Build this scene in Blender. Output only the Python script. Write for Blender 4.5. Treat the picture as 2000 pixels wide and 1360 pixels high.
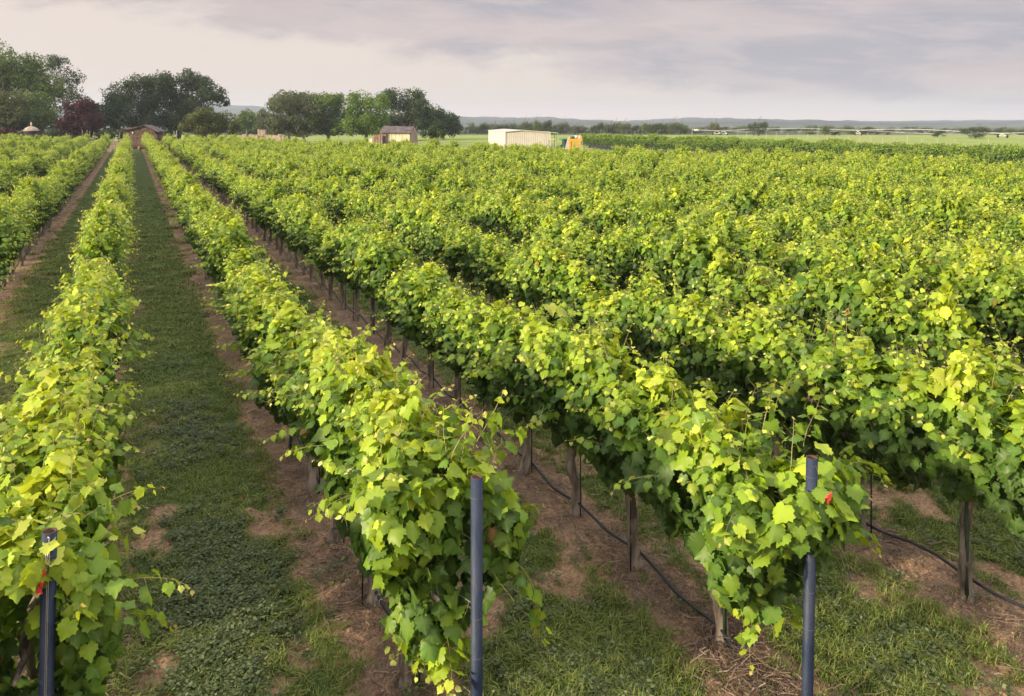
import bpy, bmesh, math, random
import numpy as np
from math import radians as R, sin, cos, pi
for o in list(bpy.data.objects): bpy.data.objects.remove(o)
SC = bpy.context.scene
C = SC.collection

# ------------------------------------------------------------------ camera
H, F, PX0, PY0 = 4.9, 1600.0, 1000.0, 234.0     # camera height (m), focal length and principal point of the 2000 px photograph
cam = bpy.data.cameras.new('camera'); co = bpy.data.objects.new('camera', cam); C.objects.link(co)
co.location = (0, 0, H); co.rotation_euler = (R(90), 0, 0)
cam.sensor_width = 36; cam.lens = F/2000*36; cam.shift_y = -(680-PY0)/2000
cam.clip_start = .1; cam.clip_end = 20000
SC.camera = co
# ------------------------------------------------------------------ light
SUN_EL, SUN_TRAVEL = R(14.5), (.86, .51)
sl = bpy.data.lights.new('sun', 'SUN'); so = bpy.data.objects.new('sun', sl); C.objects.link(so)
n_ = math.hypot(*SUN_TRAVEL); tx, ty = SUN_TRAVEL[0]/n_, SUN_TRAVEL[1]/n_
so.rotation_euler = (R(90)-SUN_EL, 0, math.atan2(-tx, ty) )
sl.energy = 5.0; sl.angle = R(4); sl.color = (1.0, .85, .62)
so.location = (-30, -10, 30)
SC.view_settings.view_transform = 'Standard'; SC.view_settings.look = 'None'
SC.view_settings.exposure = 0.57; SC.view_settings.gamma = 1; SC.view_settings.use_curve_mapping = False
W = bpy.data.worlds.new('World'); SC.world = W; W.use_nodes = True
def world():
    nt = W.node_tree; N, L = nt.nodes, nt.links; N.clear()
    out = N.new('ShaderNodeOutputWorld'); bg = N.new('ShaderNodeBackground'); bg.inputs[1].default_value = .1
    L.new(bg.outputs[0], out.inputs[0])
    sky = N.new('ShaderNodeTexSky'); sky.sky_type = 'NISHITA'; sky.sun_disc = False
    sky.sun_elevation = SUN_EL; sky.sun_rotation = math.atan2(-tx, -ty)
    tc = N.new('ShaderNodeTexCoord'); sp = N.new('ShaderNodeSeparateXYZ'); L.new(tc.outputs['Generated'], sp.inputs[0])
    def M(op, a, b=None, c=None):
        m = N.new('ShaderNodeMath'); m.operation = op
        for i, v in enumerate((a, b, c)):
            if v is None: continue
            if isinstance(v, (int, float)): m.inputs[i].default_value = v
            else: L.new(v, m.inputs[i])
        return m.outputs[0]
    def MIX(f, a, b):
        m = N.new('ShaderNodeMix'); m.data_type = 'RGBA'
        for i, v in ((0, f), (6, a), (7, b)):
            if isinstance(v, (int, float)): m.inputs[i].default_value = v
            elif isinstance(v, tuple): m.inputs[i].default_value = (*v, 1)
            else: L.new(v, m.inputs[i])
        return m.outputs[2]
    def SS(x, lo, hi):
        m = N.new('ShaderNodeMapRange'); m.interpolation_type = 'SMOOTHSTEP'; L.new(x, m.inputs[0])
        m.inputs[1].default_value = lo; m.inputs[2].default_value = hi; return m.outputs[0]
    az = M('ARCTAN2', sp.outputs[0], sp.outputs[1]); el = M('ARCSINE', sp.outputs[2])
    def noise(sa, se, tilt, scale, detail, off, dist=.0, rough=.5):
        c = N.new('ShaderNodeCombineXYZ')
        L.new(M('MULTIPLY', az, sa), c.inputs[0])
        L.new(M('ADD', M('MULTIPLY', el, se), M('MULTIPLY', az, tilt)), c.inputs[1]); c.inputs[2].default_value = off
        n = N.new('ShaderNodeTexNoise'); L.new(c.outputs[0], n.inputs[0]); n.inputs['Scale'].default_value = scale
        n.inputs['Detail'].default_value = detail; n.inputs['Roughness'].default_value = rough; n.inputs['Distortion'].default_value = dist
        return n.outputs[0]
    n1 = noise(1, 3.6, -.45, 3.2, 7, 3.1, .35, .56)
    n2 = noise(1, 4.6, .45, 3.4, 6, 9.7, .2)
    n3 = noise(1, 2.5, 0, 14, 5, 1.3, .2, .6)
    edge = M('MAXIMUM', M('MULTIPLY_ADD', az, -.15, .060), .020)
    d = M('SUBTRACT', el, edge)
    m = M('ADD', M('MULTIPLY', d, 15), M('MULTIPLY', M('SUBTRACT', n1, .5), 2.6))
    m = M('ADD', m, M('MULTIPLY', M('SUBTRACT', n3, .5), 1.0))
    mask = SS(m, -.15, .42)
    base = MIX(SS(el, 0, .09), (5.5, 4.6, 4.05), (5.7, 4.85, 4.35))
    base = MIX(SS(az, -.1, .6), base, (4.75, 4.25, 4.15))
    grey = MIX(SS(n2, .38, .62), (2.6, 2.5, 2.95), (4.1, 3.35, 3.4))
    n4 = noise(1, 5, .35, 9, 7, 21.3, .4, .6)
    grey = MIX(M('MULTIPLY', SS(n4, .42, .66), .5), grey, (4.9, 4.05, 4.0))
    col = MIX(M('MULTIPLY', mask, .86), base, grey)
    hi = SS(el, .2, .8)
    col = MIX(hi, col, (12.5, 12.2, 12.8))
    col = MIX(SS(el, .025, -.002), col, (7.2, 5.6, 4.8))
    L.new(MIX(.94, sky.outputs[0], col), bg.inputs[0])
world()

# ------------------------------------------------------------------ helpers
def P(px, py, Y): return ((px-PX0)/F*Y, Y, H-(py-PY0)/F*Y)
def X(px, Y): return (px-PX0)/F*Y
def Zt(py, Y): return H-(py-PY0)/F*Y
def tag(o, label=None, cat=None, group=None, kind=None):
    if label: o['label'] = label
    if cat: o['category'] = cat
    if group: o['group'] = group
    if kind: o['kind'] = kind
    return o
def empty(name, loc, rz=0, **k):
    o = bpy.data.objects.new(name, None); o.empty_display_size = .2; C.objects.link(o)
    o.location = loc; o.rotation_euler = (0, 0, rz); tag(o, **k); return o
def mesh_np(name, V, T, mats=(), mi=None, col=None, smooth=False):
    me = bpy.data.meshes.new(name); V = np.asarray(V, np.float32); T = np.asarray(T, np.int32)
    k = T.shape[1]
    me.vertices.add(len(V)); me.vertices.foreach_set('co', V.ravel())
    me.loops.add(T.size); me.loops.foreach_set('vertex_index', T.ravel())
    me.polygons.add(len(T)); me.polygons.foreach_set('loop_start', np.arange(0, T.size, k, dtype=np.int32))
    if mi is not None: me.polygons.foreach_set('material_index', np.asarray(mi, np.int32))
    me.polygons.foreach_set('use_smooth', np.full(len(T), smooth))
    if col is not None:
        a = me.color_attributes.new('tone', 'FLOAT_COLOR', 'POINT')
        cc = np.ones((len(V), 4), np.float32); cc[:, :3] = col; a.data.foreach_set('color', cc.ravel())
    me.update(calc_edges=True); me.validate()
    for m in mats: me.materials.append(m)
    return me
def obj(name, me, parent=None, loc=(0, 0, 0), **k):
    o = bpy.data.objects.new(name, me); C.objects.link(o)
    if parent: o.parent = parent
    o.location = loc; tag(o, **k); return o
class MB:
    def __init__(s): s.v, s.f = [], []
    def add(s, v, f): b = len(s.v); s.v += [tuple(p) for p in v]; s.f += [tuple(i+b for i in q) for q in f]; return s
    def box(s, x0, x1, y0, y1, z0, z1):
        v = [(x, y, z) for z in (z0, z1) for y in (y0, y1) for x in (x0, x1)]
        return s.add(v, [(0, 2, 3, 1), (4, 5, 7, 6), (0, 1, 5, 4), (2, 6, 7, 3), (0, 4, 6, 2), (1, 3, 7, 5)])
    def prism(s, poly, axis_a, axis_b, d0, d1, org=(0, 0, 0)):   # poly of (u,v); u along axis_a, v up, extruded along axis_b
        v = []
        for d in (d0, d1):
            for (u, w) in poly: v.append((org[0]+axis_a[0]*u+axis_b[0]*d, org[1]+axis_a[1]*u+axis_b[1]*d, org[2]+w))
        n = len(poly); f = [tuple(range(n))[::-1], tuple(range(n, 2*n))]
        for i in range(n): j = (i+1) % n; f.append((i, j, n+j, n+i))
        return s.add(v, f)
    def tube(s, pts, r, n=8, cap=True):
        pts = [np.array(p, float) for p in pts]; m = len(pts)
        rr = r if hasattr(r, '__len__') else [r]*m
        v = []; f = []; ref = np.array((.31, .22, .93))
        for i, p in enumerate(pts):
            t = pts[min(i+1, m-1)]-pts[max(i-1, 0)]; t /= (np.linalg.norm(t)+1e-9)
            if abs(t @ ref) > .95: a = np.cross(t, (1, 0, 0))
            else: a = np.cross(t, ref)
            a /= np.linalg.norm(a); b = np.cross(t, a)
            for j in range(n):
                q = 2*pi*j/n; v.append(p+rr[i]*(cos(q)*a+sin(q)*b))
        for i in range(m-1):
            for j in range(n):
                k = (j+1) % n; f.append((i*n+j, i*n+k, i*n+n+k, i*n+n+j))
        if cap: f.append(tuple(range(n))[::-1]); f.append(tuple(range((m-1)*n, m*n)))
        return s.add(v, f)
    def build(s, name, mat, parent=None, smooth=False, loc=(0, 0, 0), bevel=0, **k):
        me = bpy.data.meshes.new(name); me.from_pydata(s.v, [], s.f); me.materials.append(mat)
        bm = bmesh.new(); bm.from_mesh(me); bmesh.ops.recalc_face_normals(bm, faces=bm.faces)
        if bevel: bmesh.ops.bevel(bm, geom=bm.edges[:], offset=bevel, segments=2, affect='EDGES', profile=.6)
        bm.to_mesh(me); bm.free()
        me.polygons.foreach_set('use_smooth', [smooth]*len(me.polygons))
        return obj(name, me, parent, loc, **k)

# ------------------------------------------------------------------ materials
def mat(name, col, rough=.7, var=.15, scale=6, metal=0, bump=0, bscale=40, spec=.4, col2=None, stretch=(1, 1, 1), wave=None):
    m = bpy.data.materials.new(name); m.use_nodes = True; nt = m.node_tree; N, L = nt.nodes, nt.links
    b = N['Principled BSDF']; b.inputs['Roughness'].default_value = rough; b.inputs['Metallic'].default_value = metal
    b.inputs['Specular IOR Level'].default_value = spec
    tc = N.new('ShaderNodeTexCoord'); mp = N.new('ShaderNodeMapping'); mp.inputs['Scale'].default_value = stretch
    L.new(tc.outputs['Object'], mp.inputs[0])
    n = N.new('ShaderNodeTexNoise'); n.inputs['Scale'].default_value = scale; n.inputs['Detail'].default_value = 5; L.new(mp.outputs[0], n.inputs[0])
    r = N.new('ShaderNodeValToRGB'); e = r.color_ramp.elements
    c2 = col2 or tuple(min(1, c*(1+var)) for c in col); c1 = tuple(c*(1-var) for c in col)
    e[0].position = .35; e[0].color = (*c1, 1); e[1].position = .65; e[1].color = (*c2, 1)
    L.new(n.outputs[0], r.inputs[0]); L.new(r.outputs[0], b.inputs['Base Color'])
    if bump:
        n2 = N.new('ShaderNodeTexNoise'); n2.inputs['Scale'].default_value = bscale; n2.inputs['Detail'].default_value = 6; L.new(mp.outputs[0], n2.inputs[0])
        bu = N.new('ShaderNodeBump'); bu.inputs['Strength'].default_value = bump; bu.inputs['Distance'].default_value = .02
        L.new(n2.outputs[0], bu.inputs['Height']); L.new(bu.outputs[0], b.inputs['Normal'])
    return m
def leafmat(name, stops, trans=.35, rough=.45, spec=.35, objvar=0, tcol=(1.25, 1.15, .5)):
    """colour from the vertex attribute tone: r = leaf age, g = random, b = vein; vine r also paints in light by height"""
    m = bpy.data.materials.new(name); m.use_nodes = True; nt = m.node_tree; N, L = nt.nodes, nt.links
    b = N['Principled BSDF']; b.inputs['Roughness'].default_value = rough; b.inputs['Specular IOR Level'].default_value = spec
    at = N.new('ShaderNodeAttribute'); at.attribute_name = 'tone'; sp = N.new('ShaderNodeSeparateColor'); L.new(at.outputs['Color'], sp.inputs[0])
    r = N.new('ShaderNodeValToRGB'); el = r.color_ramp.elements
    while len(el) < len(stops): el.new(.5)
    for e, (p, c) in zip(el, stops): e.position = p; e.color = (*c, 1)
    L.new(sp.outputs[0], r.inputs[0])
    hs = N.new('ShaderNodeHueSaturation'); L.new(r.outputs[0], hs.inputs['Color'])
    mr = N.new('ShaderNodeMapRange'); L.new(sp.outputs[1], mr.inputs[0]); mr.inputs[3].default_value = .72; mr.inputs[4].default_value = 1.28
    L.new(mr.outputs[0], hs.inputs['Value'])
    mx = N.new('ShaderNodeMix'); mx.data_type = 'RGBA'; mx.blend_type = 'MIX'; L.new(hs.outputs[0], mx.inputs[6])
    mu = N.new('ShaderNodeMath'); mu.operation = 'MULTIPLY'; L.new(sp.outputs[2], mu.inputs[0]); mu.inputs[1].default_value = .20; L.new(mu.outputs[0], mx.inputs[0])
    mx.inputs[7].default_value = (.42, .48, .16, 1)
    L.new(mx.outputs[2], b.inputs['Base Color'])
    t = N.new('ShaderNodeBsdfTranslucent'); tm = N.new('ShaderNodeMix'); tm.data_type = 'RGBA'; tm.blend_type = 'MULTIPLY'; tm.inputs[0].default_value = 1
    tm.clamp_result = True
    L.new(mx.outputs[2], tm.inputs[6]); tm.inputs[7].default_value = (*tcol, 1); L.new(tm.outputs[2], t.inputs[0])
    ms = N.new('ShaderNodeMixShader'); ms.inputs[0].default_value = trans
    L.new(b.outputs[0], ms.inputs[1]); L.new(t.outputs[0], ms.inputs[2]); L.new(ms.outputs[0], N['Material Output'].inputs[0])
    return m
M = {}
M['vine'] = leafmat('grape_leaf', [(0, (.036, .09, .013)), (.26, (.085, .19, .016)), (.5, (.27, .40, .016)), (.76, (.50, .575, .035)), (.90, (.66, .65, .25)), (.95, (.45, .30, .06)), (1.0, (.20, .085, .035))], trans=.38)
M['cane'] = mat('vine_cane', (.30, .27, .10), .6, .3, 12)
M['bark'] = mat('vine_bark', (.20, .155, .115), .95, .45, 9, bump=1, bscale=28, col2=(.40, .32, .24), stretch=(1, 1, .22))
M['grassblade'] = leafmat('grass_blade', [(0, (.105, .155, .036)), (.5, (.19, .25, .055)), (.8, (.28, .32, .08)), (1, (.36, .28, .13))], trans=.3, rough=.6, spec=.2, tcol=(1.1, 1.1, .5))
M['weed'] = leafmat('weed_leaf', [(0, (.08, .115, .045)), (1, (.19, .22, .10))], trans=.2, rough=.65, spec=.2, tcol=(1.1, 1.1, .6))
M['litter'] = leafmat('dry_litter', [(0, (.10, .07, .05)), (.6, (.27, .19, .13)), (.9, (.33, .26, .19)), (1, (.26, .09, .04))], trans=.05, rough=.9, spec=.1, tcol=(1, 1, 1))
M['pipe'] = mat('blue_pipe', (.012, .026, .066), .58, .3, 7, bump=.25, bscale=45, spec=.35, col2=(.035, .045, .075), stretch=(1, 1, .35))
M['pipe_in'] = mat('pipe_inside', (.10, .055, .035), .9, .3, 20)
M['steel'] = mat('galvanised_wire', (.55, .53, .5), .4, .1, 20, metal=.8)
M['grey0'] = mat('dull_wire', (.16, .17, .20), .5, .1, 20, metal=.3)
M['red'] = mat('red_ribbon', (.62, .03, .04), .5, .15, 20)
M['hose'] = mat('drip_hose', (.018, .018, .02), .45, .2, 8, spec=.5)
M['clip'] = mat('clip_plastic', (.6, .58, .55), .5, .1, 8)
M['stake'] = mat('dark_stake', (.02, .02, .02), .6, .3, 8)
M['tpost'] = mat('green_stake', (.035, .07, .04), .6, .3, 8)
M['wood'] = mat('weathered_wood', (.22, .17, .13), .9, .3, 5, bump=.4)

# ------------------------------------------------------------------ vineyard layout
SL = .465; NRM = math.sqrt(1+SL*SL); RZ = math.atan(SL)          # rows run towards -X, +Y
RD = np.array((-SL/NRM, 1/NRM)); PN = np.array((1/NRM, SL/NRM))
def a_of(k): return H*(-.135+.622*(k-1))
def rowX(k, Y): return a_of(k)-SL*Y
STEP = 1.215
START = {1: 6.1, 2: 7.0, 3: 7.62, 4: 7.07}
def yend(x):      # slanted far end of the main block
    return 122-(x+46)*.86 if x < 5 else 78.5-(x-5)*.62
rng = np.random.default_rng(11)

# ------------------------------------------------------------------ ground
def fbm(x, y, s, seed, octv=4):
    r = np.random.default_rng(seed); z = np.zeros_like(x); a = 1
    for o in range(octv):
        for _ in range(5):
            th = r.uniform(0, 2*pi); ph = r.uniform(0, 6.28); k = s*2**o*r.uniform(.7, 1.4)
            z += a*np.sin(k*(x*cos(th)+y*sin(th))+ph+1.3*np.sin(k*.6*(x*sin(th)-y*cos(th))+ph*2))/5
        a *= .5
    return z
def row_dist(x, y):     # perpendicular distance to the nearest row line
    q = ((x+SL*y)-a_of(1))/(.622*H); return np.abs(q-np.round(q))*.622*H/NRM
def bare(x, y):         # 0..1 bare-sand patches
    d = row_dist(x, y)
    strip = np.clip((.50+.14*fbm(x, y, 1.6, 5)-d)/.16, 0, 1)
    near = np.clip((15.5-y)/5, 0, 1)
    ed = np.clip((9.2-y)/2.5, 0, 1)
    pat = np.clip((fbm(x, y, 2.1, 8)*1.0+.28*fbm(x*.6, y*1.5, 9, 18, 3)+.40*np.exp(-((d-.86)/.22)**2)-.46+.16*ed+.10*np.clip(x-2, 0, 3)*ed)/.30, 0, 1)*near
    return np.maximum(strip, pat)
def gz(x, y):
    d = row_dist(x, y); far = np.clip((y-260)/900, 0, 1)
    fine = np.clip((26-y)/8, 0, 1)*np.clip((14-np.abs(x))/3, 0, 1)
    b = bare(x, y)
    z = .035*fbm(x, y, .55, 1, 2)*np.clip((60-y)/40, 0, 1)
    z = z+fine*(b*(.022*np.abs(fbm(x, y, 7, 2, 4))+.018*fbm(x, y, 16, 7, 3))+.010*fbm(x, y, 6, 3, 3))+.05*np.exp(-(d/.45)**2)*fine-.03*np.exp(-((d-.72)/.11)**2)*fine
    return z-7.5*far*(2-far)
def grid_axis(segs):
    out = [segs[0][0]]
    for a, b, n in segs: out += list(np.linspace(a, b, n+1)[1:])
    return np.array(out)
gx = grid_axis([(-6000, -600, 12), (-600, -60, 30), (-60, -9, 40), (-9, 9.5, 420), (9.5, 60, 40), (60, 600, 40), (600, 6000, 12)])
gy = grid_axis([(-40, 3, 10), (3, 16, 330), (16, 34, 140), (34, 160, 90), (160, 700, 50), (700, 7000, 30)])
XX, YY = np.meshgrid(gx, gy); ZZ = gz(XX, YY)
V = np.stack([XX.ravel(), YY.ravel(), ZZ.ravel()], 1)
nx, ny = len(gx), len(gy); ii = (np.arange(ny-1)[:, None]*nx+np.arange(nx-1)[None]).ravel()
T = np.stack([ii, ii+1, ii+1+nx, ii+nx], 1)
infield = ((YY < 170) & (YY+0*XX < np.where(XX < 5, 124-(XX+46)*.86, 80-(XX-5)*.62)) & (XX+SL*YY < 62)).astype(float).ravel()
colg = np.stack([bare(XX, YY).ravel()*(YY.ravel() < 34), infield, np.zeros(V.shape[0])], 1)
def ground_mat():
    m = bpy.data.materials.new('ground'); m.use_nodes = True; nt = m.node_tree; N, L = nt.nodes, nt.links
    b = N['Principled BSDF']; b.inputs['Roughness'].default_value = .95; b.inputs['Specular IOR Level'].default_value = .15
    g = N.new('ShaderNodeNewGeometry'); sp = N.new('ShaderNodeSeparateXYZ'); L.new(g.outputs['Position'], sp.inputs[0])
    at = N.new('ShaderNodeAttribute'); at.attribute_name = 'tone'; sc = N.new('ShaderNodeSeparateColor'); L.new(at.outputs['Color'], sc.inputs[0])
    def Mt(op, a, b2=None, c=None, clamp=False):
        q = N.new('ShaderNodeMath'); q.operation = op; q.use_clamp = clamp
        for i, v in enumerate((a, b2, c)):
            if v is None: continue
            if isinstance(v, (int, float)): q.inputs[i].default_value = v
            else: L.new(v, q.inputs[i])
        return q.outputs[0]
    def nz(s, d=5, r=.55):
        n = N.new('ShaderNodeTexNoise'); L.new(g.outputs['Position'], n.inputs[0]); n.inputs['Scale'].default_value = s; n.inputs['Detail'].default_value = d; n.inputs['Roughness'].default_value = r; return n.outputs[0]
    def mx(f, a, b2):
        q = N.new('ShaderNodeMix'); q.data_type = 'RGBA'
        for i, v in ((0, f), (6, a), (7, b2)):
            if isinstance(v, (int, float)): q.inputs[i].default_value = v
            elif isinstance(v, tuple): q.inputs[i].default_value = (*v, 1)
            else: L.new(v, q.inputs[i])
        return q.outputs[2]
    def ss(x, lo, hi):
        q = N.new('ShaderNodeMapRange'); q.interpolation_type = 'SMOOTHSTEP'; L.new(x, q.inputs[0]); q.inputs[1].default_value = lo; q.inputs[2].default_value = hi; return q.outputs[0]
    q = Mt('DIVIDE', Mt('SUBTRACT', Mt('MULTIPLY_ADD', sp.outputs[1], SL, sp.outputs[0]), a_of(1)), .622*H)
    d = Mt('MULTIPLY', Mt('ABSOLUTE', Mt('SUBTRACT', q, Mt('ROUND', q))), .622*H/NRM)
    n_edge = nz(1.3); strip = ss(Mt('ADD', d, Mt('MULTIPLY', Mt('SUBTRACT', n_edge, .5), -.7)), .62, .45)
    bare_f = Mt('MAXIMUM', strip, Mt('MULTIPLY', sc.outputs[0], 1))
    n_f = nz(22, 8, .65); n_m = nz(2.3); n_l = nz(.35, 4)
    soil = mx(ss(n_f, .3, .7), (.25, .148, .082), (.52, .335, .20))
    soil = mx(Mt('MULTIPLY', ss(n_m, .45, .7), .55), soil, (.17, .105, .07))
    mulch = mx(ss(nz(55, 8, .7), .35, .65), (.13, .085, .055), (.34, .235, .155))
    soil = mx(Mt('MULTIPLY', ss(d, .5, .25), ss(nz(1.7), .38, .55)), soil, mulch)
    lawn = mx(ss(n_f, .3, .7), (.07, .095, .028), (.13, .16, .05))
    lawn = mx(Mt('MULTIPLY', ss(n_m, .42, .66), .6), lawn, (.10, .115, .045))
    lawn = mx(Mt('MULTIPLY', ss(nz(.8, 6), .45, .6), .5), lawn, (.05, .095, .02))
    inside = mx(bare_f, lawn, soil)
    past = mx(ss(n_l, .35, .65), (.19, .265, .05), (.28, .33, .085))
    past = mx(Mt('MULTIPLY', ss(nz(.02, 6), .5, .62), .5), past, (.33, .30, .13))
    far = mx(ss(nz(.006, 6, .6), .42, .58), (.04, .055, .022), (.12, .125, .06))
    past = mx(ss(sp.outputs[1], 265, 330), past, far)
    L.new(mx(sc.outputs[1], past, inside), b.inputs['Base Color'])
    bu = N.new('ShaderNodeBump'); bu.inputs['Strength'].default_value = .8; bu.inputs['Distance'].default_value = .035
    L.new(Mt('ADD', n_f, Mt('MULTIPLY', nz(90, 4), .4)), bu.inputs['Height']); L.new(bu.outputs[0], b.inputs['Normal'])
    return m
obj('ground', mesh_np('ground', V, T, (ground_mat(),), col=colg, smooth=True), kind='structure')

# ------------------------------------------------------------------ grape leaves
HALF = [(.10, -.13), (.28, -.20), (.37, -.09), (.50, -.02), (.47, .14), (.62, .27), (.56, .42), (.60, .56), (.41, .58), (.36, .74), (.20, .80), (.11, .95)]
OUT = [(0, 0)]+HALF+[(0, 1.06)]+[(-x, y) for x, y in HALF[::-1]]
LV = np.array([(0, .34)]+OUT); LN = len(LV)
LT = np.array([(0, 1+i, 1+(i+1) % (LN-1)) for i in range(LN-1)])
def leaves(pos, nrm, tip, size, age_shade, rnd, rg):
    """batch of curved lobed leaves; pos = petiole end, nrm = face normal, tip = direction of the tip"""
    n = len(pos); nrm = nrm/np.linalg.norm(nrm, axis=1, keepdims=True)
    y = tip-(tip*nrm).sum(1, keepdims=True)*nrm; y /= np.linalg.norm(y, axis=1, keepdims=True)+1e-9
    x = np.cross(y, nrm)
    lx = LV[None, :, 0]*rg.uniform(.9, 1.12, (n, 1)); ly = LV[None, :, 1]-.1
    fold = rg.uniform(-.15, .75, (n, 1)); curl = rg.uniform(-.3, .75, (n, 1)); tw = rg.uniform(-.25, .25, (n, 1))
    lz = -fold*np.abs(lx)-curl*ly*np.abs(ly)+tw*lx*ly+.05*np.sin(LV[None, :, 0]*14+rg.uniform(0, 6, (n, 1)))*(np.abs(LV[None, :, 0]) > .2)
    s = size[:, None, None]
    Vv = pos[:, None]+s*(lx[..., None]*x[:, None]+ly[..., None]*y[:, None]+lz[..., None]*nrm[:, None])
    Tt = (LT[None]+(np.arange(n)*LN)[:, None, None]).reshape(-1, 3)
    cc = np.zeros((n, LN, 3)); cc[..., 0] = age_shade[:, None]; cc[..., 1] = rnd[:, None]; cc[:, 0, 2] = 1; cc[:, 1, 2] = .8
    for q_, v_ in ((7, .8), (9, .6), (14, 1.0), (19, .6), (21, .8)): cc[:, q_, 2] = v_
    ed = (rg.random(n) < .03)[:, None] & (LV[None, :, 1] > .8)
    cc[..., 0] = np.where(ed, .94, cc[..., 0])
    return Vv.reshape(-1, 3), Tt, cc.reshape(-1, 3)
def stems(paths, rads):
    Vs, Ts = [], []; b = 0
    for p, r in zip(paths, rads):
        m = len(p); t = np.gradient(p, axis=0); t /= np.linalg.norm(t, axis=1, keepdims=True)+1e-9
        a = np.cross(t, (.3, .9, .3)); a /= np.linalg.norm(a, axis=1, keepdims=True)+1e-9; c = np.cross(t, a)
        rr = np.linspace(r, r*.4, m)[:, None]
        ring = np.stack([p+rr*(cos(q)*a+sin(q)*c) for q in (0, 2.09, 4.19)], 1).reshape(-1, 3)
        i = np.arange(m-1)*3
        for j in range(3):
            k = (j+1) % 3
            Ts.append(np.stack([i+j, i+k, i+3+k], 1)+b); Ts.append(np.stack([i+j, i+3+k, i+3+j], 1)+b)
        Vs.append(ring); b += len(ring)
    return np.concatenate(Vs), np.concatenate(Ts)
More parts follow.
